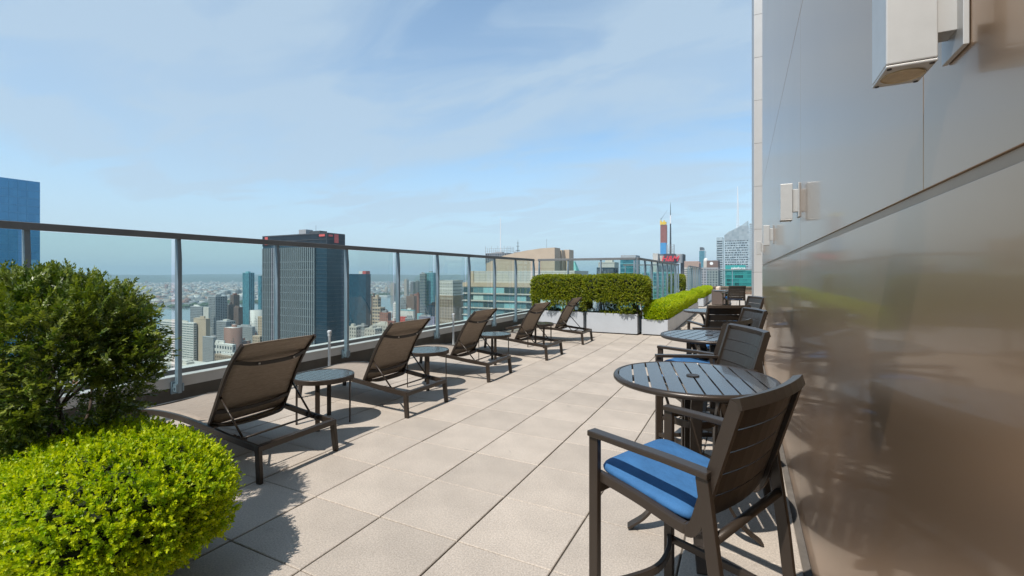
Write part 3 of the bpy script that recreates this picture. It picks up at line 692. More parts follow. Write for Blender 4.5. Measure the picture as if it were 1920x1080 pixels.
# ---- tall clipped hedge at the end
def hedge(name, label, loc, a, b, c, z, n, seed, gaps=True, mname='hedge', group=None):
    t = thing(name, label, 'hedge', loc, group=group)
    P, Nr, h = shell_points(n, a, b, c, 6.5, 0.018, 6.0, seed)
    P = P*(1+0.035*lumps(P, 7, 14.0, seed+5)[:, None])*(rng.uniform(0.93, 1.02, len(P))[:, None]); hh = lumps(P, 6, 9.0, seed+1)
    kp = ~((P[:, 2] < -c*0.45) & (hh < -0.12+0.22*(P[:, 2] < -c*0.8))) & (hh > -0.6)
    P, Nr = P[kp], Nr[kp]
    A = sprigs(P+np.array([0, 0, z]), Nr, 8, 0.085, 0.042, 0.028, up=0.3, jitter=0.6)
    o = link_mesh('foliage', leaf_mesh('hedge_leaves', *A, mname), t); tag(o, kind='stuff')
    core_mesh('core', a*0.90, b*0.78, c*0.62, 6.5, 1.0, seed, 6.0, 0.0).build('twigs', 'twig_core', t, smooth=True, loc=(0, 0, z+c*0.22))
    st_ = MB()
    for k in range(int(a*7)):
        x = rng.uniform(-a*0.85, a*0.85); y = rng.uniform(-b*0.4, b*0.4); st_.tube(bez([(x, y, z-c-0.12), (x+rng.normal()*0.04, y, z-c+0.15), (x+rng.normal()*0.1, y+rng.normal()*0.05, z)], 3), 0.02, 6, 0.008)
    tag(st_.build('stems', 'bark', t, smooth=True), kind='stuff'); return t
HY = 12.62
planter('hedge_planter', 'pale grey planter box at the left under the tall hedge', (-4.66, HY, 0), 1.38, 0.72, 0.55, 'pale planters under the tall hedge')
planter('hedge_planter', 'pale grey planter box at the right under the tall hedge', (-3.17, HY-0.06, 0), 1.38, 0.72, 0.55, 'pale planters under the tall hedge')
hedge('clipped_hedge', 'left half of the tall clipped olive-green hedge at the terrace corner', (-4.72, HY-0.07, 0), 0.84, 0.45, 0.50, 1.06, 7000, 31, group='halves of the tall hedge')
hedge('clipped_hedge', 'right half of the tall clipped olive-green hedge at the terrace corner', (-3.10, HY-0.12, 0), 0.86, 0.45, 0.50, 1.07, 7000, 47, group='halves of the tall hedge')
planter('hedge_planter', 'planter box under the dark hedge in the far alcove', (-3.1, 25.0, 0), 0.7, 1.6, 0.55)
hedge('clipped_hedge', 'dark green hedge in the far alcove between two glass railings', (-3.1, 25.0, 0), 0.40, 0.85, 0.48, 1.10, 2600, 61)
# ---- row of low planters with bright boxwood
LX = -2.06
pl0 = None; bx0 = None
rowA = [12.30+0.90+1.80*k for k in range(5)]; rowB = [24.2+0.75+1.56*k for k in range(5)]
ordn = ['first', 'second', 'third', 'fourth', 'fifth']
P, Nr, h = shell_points(2900, 0.31, 0.93, 0.24, 4.6, 0.05, 8.0, 77, zmin=-0.75)
A = sprigs(P, Nr, 9, 0.085, 0.036, 0.023, up=0.4, jitter=0.5); lowm = leaf_mesh('low_boxwood_leaves', *A, 'boxwood')
for k, y in enumerate(rowA+rowB):
    grp = k >= len(rowA); i = k-len(rowA) if grp else k; ll = 1.5 if grp else 1.78
    where = 'far row of low planters, past the gap' if grp else 'near row of low white planters'
    lb = f'{ordn[i]} box from the front in {where}'
    pl = planter('low_planter', lb, (LX, y, 0), 0.66, ll, 0.42, 'low white planters in rows along the walkway')
    b = thing('boxwood_bush', 'bright green boxwood in '+ordn[i]+(' box of far planter row past the gap' if grp else ' box of near white planter row'), 'bush', (LX, y, 0.61), group='low boxwood bushes in the planter rows')
    o = link_mesh('foliage', lowm, b); tag(o, kind='stuff'); b.rotation_euler[2] = math.pi if k % 2 else 0.0; b.scale = (1, ll/1.78, [1, 0.93, 1.05, 0.97, 1.02][i])
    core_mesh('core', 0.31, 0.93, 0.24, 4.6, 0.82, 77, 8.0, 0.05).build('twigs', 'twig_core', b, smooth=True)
# ================================================================== CITY
GZ = -150.0; HOR = 514.0
def XY(u, d):
    lat = (u-960)/FPX*d; return lat*CY-d*SY, lat*SY+d*CY
def zat(v, d): return CAM_H-(v-HOR)*d/FPX
def x_at(u, Y): t = (u-960)/FPX; return Y*(t*CY-SY)/(CY+t*SY)
def y_at(u, X): t = (u-960)/FPX; return X*(CY+t*SY)/(t*CY-SY)
def tintm(name, c, **k):
    if name not in MATS: mat(name, c, **k)
    return name
mat('slab_dark', (0.022, 0.05, 0.075), 0.25, var=0.2, vscale=0.05); mat('slab_fin', (0.235, 0.262, 0.28), 0.45, var=0.10, vscale=0.06)
mat('slab_gap', (0.055, 0.06, 0.065), 0.5); mat('slab_bay', (0.12, 0.135, 0.147), 0.35, var=0.2, vscale=0.08); mat('red_louvre', (0.55, 0.10, 0.09), 0.6, var=0.2, vscale=0.5)
mat('concrete_pale', (0.50, 0.48, 0.44), 0.8, var=0.1, vscale=0.1); mat('concrete_grey', (0.30, 0.31, 0.32), 0.8, var=0.1, vscale=0.1)
mat('beige_stone', (0.46, 0.37, 0.28), 0.85, var=0.07, vscale=0.15); mat('tan_stone', (0.34, 0.27, 0.21), 0.85, var=0.12, vscale=0.2)
mat('white_stone', (0.62, 0.61, 0.58), 0.8, var=0.08, vscale=0.2); mat('brick_red', (0.26, 0.10, 0.075), 0.85, var=0.15, vscale=0.2); mat('brick_brown', (0.17, 0.115, 0.095), 0.85, var=0.15, vscale=0.2)
mat('roof_grey', (0.33, 0.33, 0.33), 0.9, var=0.2, vscale=0.15); mat('teal_paint', (0.18, 0.42, 0.47), 0.6, var=0.1); mat('copper_green', (0.16, 0.42, 0.40), 0.7, var=0.15, vscale=0.3)
mat('violet_grey', (0.24, 0.24, 0.33), 0.8, var=0.1); mat('black_metal', (0.03, 0.032, 0.036), 0.5); mat('yellow_net', (0.75, 0.52, 0.02), 0.7); mat('red_frame', (0.34, 0.10, 0.08), 0.8, var=0.25, vscale=0.2)
mat('blue_wrap', (0.03, 0.24, 0.50), 0.6, var=0.1, vscale=0.1); mat('mast_white', (0.75, 0.76, 0.78), 0.5); mat('dark_glass', (0.03, 0.04, 0.05), 0.12, spec=0.8); mat('sign_dark', (0.04, 0.04, 0.05), 0.5)
mat('sign_red', (0.65, 0.03, 0.05), 0.5); mat('sign_white', (0.8, 0.82, 0.82), 0.5); mat('sign_teal', (0.03, 0.30, 0.29), 0.4); mat('pink_stone', (0.42, 0.30, 0.26), 0.85, var=0.1, vscale=0.3)
cell_glass('blue_glass', (0.045, 0.21, 0.40), (0.055, 0.24, 0.44), 2.5, 3.6, 0.06, 0.35, 0.9, (0.16, 0.38, 0.55), 0.015)
cell_glass('teal_glass', (0.03, 0.13, 0.18), (0.07, 0.24, 0.30), 3, 3.4, 0.15, 0.1); cell_glass('navy_glass', (0.012, 0.05, 0.085), (0.02, 0.085, 0.13), 3, 3.6, 0.15, 0.1)
cell_glass('grey_glass', (0.05, 0.065, 0.08), (0.14, 0.17, 0.20), 3, 3.3, 0.25); cell_glass('crystal_glass', (0.30, 0.38, 0.42), (0.44, 0.52, 0.55), 4, 4.2, 0.25, 0.1); cell_glass('office_teal', (0.02, 0.17, 0.18), (0.05, 0.30, 0.30), 3.5, 3.6, 0.2, 0.1, c3=(0.008, 0.06, 0.07), frac=0.16)
cell_glass('brown_glass', (0.05, 0.045, 0.045), (0.13, 0.10, 0.09), 2.5, 3.2, 0.3); cell_glass('pale_glass', (0.10, 0.14, 0.15), (0.22, 0.27, 0.27), 3, 3.4, 0.3)
for nm, c in (('pane_aqua', (0.24, 0.46, 0.48)), ('pane_dark', (0.035, 0.07, 0.085)), ('pane_mid', (0.10, 0.21, 0.24)), ('pane_pale', (0.42, 0.55, 0.52))): mat(nm, c, 0.12, spec=0.8, var=0.08, vscale=0.4)

def facade_grid(t, w, l, H, wall, bay=3.0, fl=3.4, pier=0.8, sp=1.2, proud=0.4, z0=0.0, kind='grid', faces='yx'):
    """piers and floor bands standing proud of the glass core on the two faces in view (-Y and +X)"""
    pm, sm = MB(), MB()
    if kind in ('grid', 'ribs'):
        if 'y' in faces:
            n = max(1, round(w/bay))
            for k in range(n+1): x = -w+w*k/n; pm.box(max(-w, x-pier/2), min(0, x+pier/2), -proud, 0, z0, H)
        if 'x' in faces:
            n = max(1, round(l/bay))
            for k in range(n+1): y = l*k/n; pm.box(0, proud, max(-proud, y-pier/2), min(l, y+pier/2), z0, H)
        tag(pm.build('piers', wall, t), kind='stuff')
    if kind in ('grid', 'bands'):
        n = max(1, round((H-z0)/fl))
        for k in range(n+1):
            z = z0+(H-z0)*k/n; za, zb = max(z0, z-sp/2), min(H, z+sp/2); q = proud*0.8
            sm.box(-w-0.02, q, -q, 0, za, zb) if 'y' in faces else None
            if 'x' in faces: sm.box(0, q, 0, l, za, zb)
        tag(sm.build('floor_bands', wall, t), kind='stuff')
def bld(name, label, ul, uc, ur, vt, d, core='grey_glass', wall=None, kind=None, bay=3.0, fl=3.4, pier=0.8, sp=1.2, proud=0.4, roof=None, units=1, cat='building', depth=None, base=GZ, faces='yx'):
    X, Y = XY(uc, d); w = X-x_at(ul, Y) if ul < uc else 20
    l = depth if depth else (y_at(ur, X)-Y if ur > uc else 18); l = min(max(l, 4), 90)
    H = zat(vt, d)-base
    t = thing(name, label, cat, (X, Y, base))
    MB().box(-w, 0, 0, l, 0, H-0.05).build('body', core, t)
    if wall:
        if kind: facade_grid(t, w, l, H, wall, bay, fl, pier, sp, proud, kind=kind, faces=faces)
        MB().box(-w-0.1, 0.3, -0.3, l+0.1, H, H+1.0).build('parapet', wall, t)
    r = random.Random(hash(label) % 1000 if False else len(label)*31+int(uc))
    for k in range(units+(2 if wall and kind and units else 0)):
        a = r.uniform(0.15, 0.55); s = r.uniform(0.2, 0.4); c_ = r.uniform(0.1, 0.5)
        MB().box(-w*(a+s), -w*a, l*c_, l*(c_+0.35), H+0.9 if wall else H-0.05, H+r.uniform(2.5, 4.5)).build('roof_unit', roof or wall or core, t)
    return t, w, l, H

# ---- blue glass tower on the left
t, w, l, H = bld('glass_tower', 'tall blue mirrored glass tower at the left edge', -500, -120, 75, 316, 190, 'blue_glass', units=0, depth=None)
mb = MB()
for k in range(0, int(H/3.6)): mb.box(0, 0.12, 0, l, k*3.6, k*3.6+0.16)
for k in range(int(l/3)): mb.box(0, 0.08, k*3.0, k*3.0+0.12, 0, H)
mat('blue_mullion', (0.10, 0.30, 0.48), 0.3); tag(mb.build('floor_lines', 'blue_mullion', t), kind='stuff')
# ---- dark slab with ribbed front
t, w, l, H = bld('slab_tower', 'big dark slab tower with a ribbed grey front and red patches at the top', 493, 613, 646, 436, 420, 'slab_dark', units=0)
px = w/120.0; bayR = -w+w*100/120; zb = H-12.5
fm, gm = MB(), MB()
gm.box(-w+1.2, bayR, -0.7, 0, 0, zb)
n = 27
for k in range(n): x = -w+1.3+(bayR+w-1.6)*k/(n-1); fm.box(x-0.5, x+0.5, -1.5, -0.7, 0, zb)
gm.build('window_bay', 'slab_bay', t); tag(fm.build('fins', 'slab_fin', t), kind='stuff')
bm_ = MB()
for k in range(int(zb/7.4)): bm_.box(-w+1.2, bayR, -0.95, -0.7, k*7.4, k*7.4+0.9)
tag(bm_.build('spandrels', 'slab_fin', t), kind='stuff')
fm = MB()
for k in range(60): x = -w+w*k/59; fm.box(x-0.14, x+0.14, -0.5, 0, zb+2, H-1)
for k in range(16): y = l*k/15; fm.box(0, 0.5, y-0.2, y+0.2, H-11, H-1)
fm.box(-w, 0.6, -0.6, 0, H-1, H).box(0, 0.6, 0, l, H-1, H).box(-w, 0.6, -0.6, 0, H-6.2, H-5.7).box(0, 0.6, 0, l, H-6.2, H-5.7)
tag(fm.build('crown_louvres', 'slab_gap', t), kind='stuff')
sm = MB()
for k in range(int((H-14)/3.7)): sm.box(bayR+1, 0.3, -0.25, 0, k*3.7, k*3.7+0.8); sm.box(0, 0.3, 0, l, k*3.7, k*3.7+0.5)
mat('slab_band', (0.03, 0.055, 0.075), 0.4); tag(sm.build('floor_bands', 'slab_band', t), kind='stuff')
MB().box(-w+4, -w+8.5, -0.75, -0.5, H-9.0, H-1.2).build('red_panel', 'red_louvre', t); MB().box(0.52, 0.75, l*0.38, l*0.62, H-9, H-0.9).build('red_panel', 'red_louvre', t)
MB().box(-9.5, -2.0, -0.72, -0.52, H-3.4, H-1.4).build('red_panel', 'red_louvre', t); MB().box(0.52, 0.7, l*0.06, l*0.3, H-3.4, H-1.6).build('red_panel', 'red_louvre', t)
MB().box(-w*0.5, -w*0.39, 6, 14, H, H+5.0).build('roof_unit', 'concrete_grey', t); MB().box(-w*0.36, -w*0.2, 8, 16, H, H+3.2).build('roof_unit', 'slab_gap', t)
MB().tube([(-w*0.29, 10, H), (-w*0.29, 10, H+9)], 0.12, 5).build('antenna', 'black_metal', t)

B = bld
B('slim_tower', 'slim teal glass tower left of the dark slab tower', 455, 466, 477, 512, 1060, 'teal_glass', 'teal_paint', 'ribs', 5, 3.4, 0.5, proud=0.3, units=1)
B('tower', 'grey-green tower edge just left of the dark slab', 484, 489, 496, 517, 1150, 'teal_glass', units=0)
B('apartment_tower', 'grey apartment tower with white bands left of the slim teal tower', 391, 404, 426, 557, 860, 'grey_glass', 'concrete_grey', 'grid', 4.5, 3.2, 1.0, 1.1, units=2)
B('tower', 'dark plum tower beside the grey apartment tower', 425, 429, 438, 571, 900, 'brown_glass', units=1, roof='brick_brown')
B('tower', 'brown tower with pink top beside the dark plum tower', 432, 438, 449, 554, 1010, 'brown_glass', 'brick_brown', 'grid', 4, 3.3, 1.2, 1.0, units=1, roof='brick_red')
B('apartment_building', 'narrow brown brick apartment block in front of the slim teal tower', 437, 447, 455, 577, 930, 'brown_glass', 'brick_brown', 'grid', 3.2, 3.1, 1.4, 1.2)
B('office_building', 'broad dark blue office block behind the pale green one', 357, 379, 384, 576, 960, 'grey_glass', 'concrete_grey', 'grid', 4, 3.5, 0.9, 1.2, units=2, roof='white_stone')
B('tower', 'blank pale tower wall behind the beige block', 381, 391, 393, 576, 840, 'concrete_pale', units=0)
B('office_building', 'pale green office block with long window rows left of the beige block', 300, 363, 366, 607, 640, 'pale_glass', 'white_stone', 'grid', 9, 3.3, 0.5, 1.7, units=3, roof='concrete_pale')
B('building', 'blank beige block joined to the pale green office', 363, 386, 394, 599, 636, 'beige_stone', 'beige_stone', None, units=1)
B('apartment_building', 'mid-height grey-green apartment block in front of the brown towers', 406, 424, 441, 604, 760, 'grey_glass', 'concrete_grey', 'grid', 3.2, 3.1, 1.0, 1.2, units=3, roof='concrete_pale')
B('building', 'stepped cream block touching the left side of the dark slab', 484, 493, 496, 595, 560, 'brown_glass', 'beige_stone', 'grid', 3.2, 3.3, 1.9, 1.6, units=0)
B('building', 'lower cream block stepping down in front of the dark slab', 474, 487, 492, 632, 545, 'brown_glass', 'beige_stone', 'grid', 3.2, 3.3, 1.9, 1.6, units=0)
B('civic_building', 'long white low building with a row of square windows above the lounger', 383, 436, 440, 648, 560, 'grey_glass', 'white_stone', 'grid', 5.5, 7.5, 2.4, 3.4, units=4, roof='white_stone')
B('plant_block', 'small blue-grey ventilator block on top of the long white building', 380, 400, 403, 634, 575, 'concrete_grey', 'concrete_grey', 'bands', 3, 2.0, sp=0.7, units=0)
B('low_building', 'pale grey flat roofed block behind the lounger back', 440, 473, 478, 614, 800, 'pale_glass', 'concrete_grey', 'grid', 3, 3.4, 1.2, 1.4, units=3)
B('low_building', 'cream brick roof house low behind the nearest lounger', 403, 470, 480, 674, 470, 'brown_glass', 'tan_stone', 'grid', 3.4, 4, 2.0, 2.0, units=2, roof='white_stone')
B('low_building', 'wide pale roof just above the kerb left of the nearest lounger', 262, 360, 400, 690, 430, 'pale_glass', 'concrete_pale', 'grid', 5, 4, 1.5, 2.0, units=3)
B('low_building', 'grey roof terrace block behind the yew branches', 180, 268, 300, 660, 520, 'grey_glass', 'concrete_grey', 'grid', 3.5, 3.5, 1.2, 1.4, units=2)
B('office_building', 'dark blue glass office box right of the slab tower', 640, 686, 695, 515, 640, 'navy_glass', 'navy_glass', None, units=0)
X, Y = XY(686, 640); t = thing('penthouse_block', 'white and red plant block on the dark blue office roof', 'roof block', (X, Y+3, zat(515, 640)+0.95))
MB().box(-16.5, -9.5, 0, 8, 0, 4).build('white_half', 'white_stone', t); MB().box(-9.5, -3, 0, 8, 0, 4.2).build('red_half', 'red_louvre', t)
B('stepped_tower', 'cream stepped tower with dark window bands beside the dark blue office', 698, 713, 722, 578, 600, 'grey_glass', 'beige_stone', 'grid', 4.2, 4.2, 1.2, 2.2, units=0)
B('stepped_tower', 'cream upper tier of the stepped tower', 699, 708, 714, 559, 612, 'grey_glass', 'beige_stone', 'grid', 4.2, 4.2, 1.2, 2.2, units=1)
B('brick_building', 'dark red brick block behind the stepped cream tower', 696, 701, 706, 556, 700, 'brown_glass', 'brick_brown', 'grid', 3, 3.2, 1.6, 1.4)
B('brick_building', 'red brick block with a grey roof tank right of the stepped tower', 712, 727, 733, 588, 570, 'brown_glass', 'brick_red', 'grid', 3, 3.2, 1.8, 1.4, units=2, roof='concrete_grey')
B('brick_building', 'lower red brick block right of the roof tanks', 727, 738, 746, 604, 545, 'brown_glass', 'brick_red', 'grid', 3, 3.2, 1.8, 1.4, units=1, roof='concrete_pale')
B('low_building', 'cream block with dark recess behind the second lounger', 684, 703, 716, 618, 520, 'grey_glass', 'concrete_pale', 'grid', 4, 4, 2.2, 2.2, units=2)
B('low_building', 'cream loft block with small windows left of the second lounger', 700, 732, 742, 611, 560, 'grey_glass', 'concrete_pale', 'grid', 4, 4, 2.2, 2.2, units=3)
B('low_building', 'tan block at the foot of the dark blue office', 655, 668, 676, 614, 540, 'grey_glass', 'concrete_pale', 'grid', 4, 4, 2.0, 2.0, units=1)
B('low_building', 'pale grey block with tank beside the foot of the dark blue office', 670, 683, 690, 612, 585, 'pale_glass', 'concrete_grey', 'grid', 3, 3.4, 1.2, 1.4, units=1)
B('tower', 'slim white tower near the river shore', 737, 743, 748, 570, 900, 'pale_glass', 'white_stone', 'grid', 3, 3.3, 1.2, 1.2)
B('brick_building', 'dark brown apartment slab near the river', 762, 776, 781, 556, 880, 'brown_glass', 'brick_brown', 'grid', 3, 3.2, 1.4, 1.3)
B('brick_building', 'grey block beside the dark brown apartment slab', 751, 762, 764, 559, 900, 'grey_glass', 'concrete_grey', 'grid', 3, 3.2, 1.0, 1.2)
B('brick_building', 'reddish brown tower left of the teal tower', 776, 785, 789, 552, 1000, 'brown_glass', 'brick_red', 'grid', 3, 3.2, 1.6, 1.2)
B('apartment_tower', 'grey striped half of the twin teal tower', 787, 797, 800, 514, 980, 'navy_glass', 'concrete_grey', 'bands', 3, 3.2, sp=1.3, units=1, roof='concrete_grey')
B('apartment_tower', 'turquoise glass half of the twin teal tower', 797, 812, 818, 512, 990, 'teal_glass', 'teal_paint', 'grid', 4, 3.2, 0.7, 0.9, units=2, roof='concrete_grey')
B('low_building', 'dark stepped block below the turquoise tower', 803, 815, 820, 572, 700, 'slab_dark', 'black_metal', 'bands', 3, 4, sp=1.0, units=2)
B('low_building', 'white shed with red and blue ends behind the second lounger back', 751, 775, 778, 583, 620, 'white_stone', 'teal_paint', None, units=1, roof='white_stone')
B('low_building', 'red painted block below the white shed', 748, 760, 762, 594, 600, 'red_louvre', units=0)
B('low_building', 'grey windowed block right of the red painted one', 760, 776, 779, 598, 590, 'pale_glass', 'concrete_grey', 'grid', 4, 4, 1, 2)
B('low_building', 'teal roof block left of the violet-grey one', 782, 791, 793, 588, 640, 'teal_paint', units=0)
B('low_building', 'violet-grey blank block beside the white crowned tower', 785, 814, 816, 596, 560, 'violet_grey', 'violet_grey', None, units=2, roof='concrete_grey')
# ---- white crowned tower
t, w, l, H = bld('crowned_tower', 'tan masonry tower with a white crown and rows of small windows', 817, 849, 869, 556, 480, 'dark_glass', 'tan_stone', 'ribs', 2.0, 3.3, 1.25, proud=0.7, units=0)
mb = MB()
for z in (H*0.55, H*0.8, H*0.985):
    for k in range(round(w/2.0)): x = -w+w*(k+0.5)/round(w/2.0); mb.box(x-0.38, x+0.38, -0.35, -0.02, z-1.4, z+0.9)
for k in range(int(H/3.3)): mb.box(-w, 0, -0.2, -0.01, k*3.3, k*3.3+0.8); mb.box(0.01, 0.2, 0, l, k*3.3, k*3.3+0.8)
tag(mb.build('spandrels', 'white_stone', t), kind='stuff')
cr = MB().box(-w+4.5, -0.3, 0.3, l-0.5, H+1.0, H+17).build('crown', 'white_stone', t)
wm = MB()
for r_ in range(4):
    for k in range(8): x = -w+5.5+(w-7)*k/7; wm.box(x-0.35, x+0.35, 0.2, 0.32, H+2.2+3.6*r_, H+3.6+3.6*r_)
    for k in range(9): y = 2+(l-5)*k/8; wm.box(-0.31, -0.2, y-0.4, y+0.4, H+2.2+3.6*r_, H+3.6+3.6*r_)
tag(wm.build('crown_windows', 'dark_glass', cr), kind='stuff')
cm_ = MB()
for z in (H+5, H+12.4, H+16.6): cm_.box(-w+4.2, 0.1, -0.1, 0.25, z, z+0.45); cm_.box(-0.25, 0.15, 0.25, l-0.4, z, z+0.45)
cm_.build('cornice', 'white_stone', cr)
# ---- green glass apartment block with individual windows
d0 = 190; X, Y = XY(1075, d0); w = X-x_at(869, Y); H = zat(540, d0)-GZ
ap = thing('apartment_block', 'turquoise glazed apartment block with beige roof storey beyond the railing corner', 'building', (X, Y, GZ))
MB().box(-w, 0, 0, 20, 0, H).build('body', 'concrete_pale', ap)
MB().box(-w-0.3, 0.2, -0.35, 20, H, H+1.9).build('beige_band', 'beige_stone', ap)
MB().box(-w+3.4, 0.2, 0.8, 20, H+1.9, H+7.2).build('roof_storey', 'concrete_pale', ap)
MB().box(-w+3.4, -w+5.2, 0.4, 0.8, H+1.9, H+7.2).build('beige_corner', 'beige_stone', ap)
ng = MB()
for k in range(16): ng.box(-w+5.3+(w-6)*k/16, -w+5.3+(w-6)*k/16+0.06, 0.74, 0.8, H+1.9, H+7.2)
for k in range(4): ng.box(-w+5.3, 0, 0.74, 0.8, H+2.9+1.2*k, H+2.96+1.2*k)
ng.build('panel_joints', 'concrete_grey', ap)
nwin = 20; FH = 3.3; ww = w/nwin; wmesh = {}
for k in ('pane_aqua', 'pane_dark', 'pane_mid', 'pane_pale'):
    wmesh[k] = MB().box(-ww/2+0.07, ww/2-0.07, -0.10, 0.02, 0, 2.35).mesh('window', k)
rr = random.Random(4)
for f in range(11):
    z = H-FH*(f+1)+0.55; run = None
    for k in range(nwin):
        if run is None or k % 2 == 0: run = rr.choice(['pane_aqua', 'pane_dark', 'pane_mid', 'pane_dark', 'pane_pale', 'pane_aqua', 'pane_mid'])
        link_mesh('window', wmesh[run], ap, (-w+ww*(k+0.5), 0, z))
    if f < 10: MB().box(-w-0.4, 0.2, -0.75, 0.0, z-0.55, z-0.28).build('floor_slab', 'concrete_pale', ap)
# ---- beige sloping block
d0 = 262; X0, Y0 = XY(1040, d0)
pts = [(912, 600), (912, 494), (945, 479), (985, 470), (1015, 465.5), (1040, 464), (1040, 600)]
bs = thing('sloped_building', 'beige stone building with a curved sloping top behind the railing corner', 'building', (X0, Y0, GZ))
poly = [(x_at(u, Y0)-X0, zat(v, d0*(1+(1040-u)*0.0)*1.0)-GZ) for u, v in pts]
poly = []
for u, v in pts:
    Xp = x_at(u, Y0); dd = -Xp*SY+Y0*CY; poly.append((Xp-X0, (0 if v == 600 else zat(v, dd)-GZ)))
m = MB(); n = len(poly); D = 9.0
m.v = [(x, 0, z) for x, z in poly]+[(x, D, z) for x, z in poly]
m.f = [tuple(range(n-1, -1, -1)), tuple(range(n, 2*n))]+[(i, (i+1) % n, (i+1) % n+n, i+n) for i in range(n)]
m.build('body', 'beige_stone', bs)
zt = poly[5][1]
MB().box(-11, 0.6, D+1, D+18, 0, zt-1.0).build('rear_wing', 'beige_stone', bs); MB().box(0, 3.4, D+6, D+14, 0, zt-0.6).build('side_wing', 'beige_stone', bs)
jm = MB()
for q in (0.42, 0.72): jm.box(poly[1][0]+0.2+(0 if q < .5 else 12), 0.05, -0.05, 0, zt-14*q*1.2-0.08, zt-14*q*1.2)
for x in (-8, -18, -28): jm.box(x, x+0.08, -0.05, 0, 0, zt-5)
jm.build('panel_joints', 'tan_stone', bs)
for x in (-37, -28, -19, -8): MB().box(x, x+0.7, -0.25, -0.001, zt-14.6, zt-13.8).build('vent', 'black_metal', bs)
MB().tube([(-7, 5, zt), (-7, 5, zt+5.5)], 0.06, 5).build('antenna', 'black_metal', bs)
# ---- lattice tower with mast behind it
t, w, l, H = bld('lattice_tower', 'grey tower with scaffold-like screen and tall thin white mast', 911, 950, 962, 475, 900, 'grey_glass', 'concrete_grey', 'ribs', 4, 3.4, 0.7, proud=0.8, units=1)
lm = MB()
for k in range(11): x = -w+w*k/10; lm.box(x-0.25, x+0.25, -1.6, -1.2, H-20, H+15-(4 if k % 3 else 0))
for k in range(5): y = l*k/4; lm.box(1.2, 1.6, y-0.25, y+0.25, H-20, H+14)
for k in range(7): lm.box(-w, 0, -1.6, -1.3, H-18+4.6*k, H-17.6+4.6*k); lm.box(1.3, 1.6, 0, l, H-18+4.6*k, H-17.6+4.6*k)
tag(lm.build('screen', 'concrete_grey', t), kind='stuff')
MB().tube([(-w*0.4, 10, H), (-w*0.4, 10, H+32), (-w*0.4, 10, H+72)], 1.3, 6, 0.5).build('mast', 'mast_white', t)
X, Y = XY(971, 600); t = thing('radio_mast', 'short dark radio mast behind the sloping beige building', 'mast', (X, Y, GZ))
MB().box(-4, 4, -4, 4, 0, zat(472, 600)-GZ).build('plinth', 'concrete_grey', t); MB().tube([(0, 0, zat(472, 600)-GZ), (0, 0, zat(450, 600)-GZ)], 0.5, 6, 0.12).build('pole', 'black_metal', t)
for v, s in ((470, 2.2), (462, 1.4), (456, 1.0)): MB().box(-s, s, -s, s, zat(v, 600)-GZ, zat(v, 600)-GZ+0.5).build('platform', 'black_metal', t)
# ---- green pyramid roof
X, Y = XY(1072, 700); t = thing('pyramid_roof_tower', 'white tower with a green copper pyramid roof above the hedge', 'building', (X, Y, GZ)); zb = zat(511, 700)-GZ; zt = zat(490, 700)-GZ
MB().box(-8.5, 8.5, 0, 17, 0, zb).build('body', 'white_stone', t)
m = MB(); m.v = [(-8.0, 0.5, zb), (8.0, 0.5, zb), (8.0, 16.5, zb), (-8.0, 16.5, zb), (-2.2, 6.3, zt), (2.2, 6.3, zt), (2.2, 10.7, zt), (-2.2, 10.7, zt)]; m.f = [(0, 1, 5, 4), (1, 2, 6, 5), (2, 3, 7, 6), (3, 0, 4, 7), (4, 5, 6, 7)]; m.build('roof', 'copper_green', t)
for k in range(5): MB().box(-7.4+3.3*k, -6.0+3.3*k, -0.3, 0, zb-5, zb-2).build('window', 'dark_glass', t)
for k in range(3): MB().box(-4.4+3.6*k, -2.6+3.6*k, 0.2+1.2, 3.2, zb+0.1, zb+3.8).build('dormer', 'white_stone', t)
# ---- things above the hedge and the planters
B('office_building', 'grey office top with dark windows seen above the tall hedge', 1119, 1150, 1158, 503, 520, 'grey_glass', 'slab_dark', 'ribs', 4, 3.5, 0.5, units=0)
B('office_building', 'pale roof storey on the grey office above the hedge', 1122, 1152, 1160, 493, 540, 'concrete_pale', 'concrete_pale', None, units=2)
B('glass_office', 'turquoise glass office with a grey roof box behind the railing corner', 1163, 1192, 1200, 486, 420, 'teal_glass', 'teal_paint', 'bands', 3, 4.0, sp=0.5, units=0)
B('roof_block', 'flat grey plant box topping the turquoise glass office', 1164, 1192, 1200, 478, 424, 'concrete_grey', units=0)
B('tower', 'pale stone tower left of the red construction tower', 1224, 1233, 1238, 476, 900, 'concrete_pale', 'concrete_pale', 'ribs', 6, 3.4, 1.5, units=0)
B('glass_office', 'low turquoise glass block behind the close railing posts', 1204, 1262, 1268, 512, 500, 'teal_glass', 'teal_paint', 'grid', 4, 4, 0.5, 0.6, units=0)
# red tower under construction
d0 = 1500; X, Y = XY(1250, d0); w = X-x_at(1238, Y)
t = thing('construction_tower', 'slim red tower under construction with yellow netting and blue wrap', 'building', (X, Y, GZ)); z1, z2, z3 = zat(476, d0)-GZ, zat(455, d0)-GZ, zat(421, d0)-GZ
MB().box(-w, 0, 0, 22, 0, z1).build('lower_shaft', 'grey_glass', t); MB().box(-w, -2, -0.5, 22, z1, z2).build('blue_wrap', 'blue_wrap', t); MB().box(-w+1, -1, 0.5, 21, z2, z3).build('red_shaft', 'red_frame', t)
rm = MB()
for k in range(6): x = -w+1+(w-2)*k/5; rm.box(x-0.7, x+0.7, -0.6, 0.5, z2, z3)
for k in range(14): rm.box(-w+0.6, -0.6, -0.2, 0.5, z2+(z3-z2)*k/14, z2+(z3-z2)*k/14+0.9)
tag(rm.build('frame_ribs', 'brick_red', t), kind='stuff')
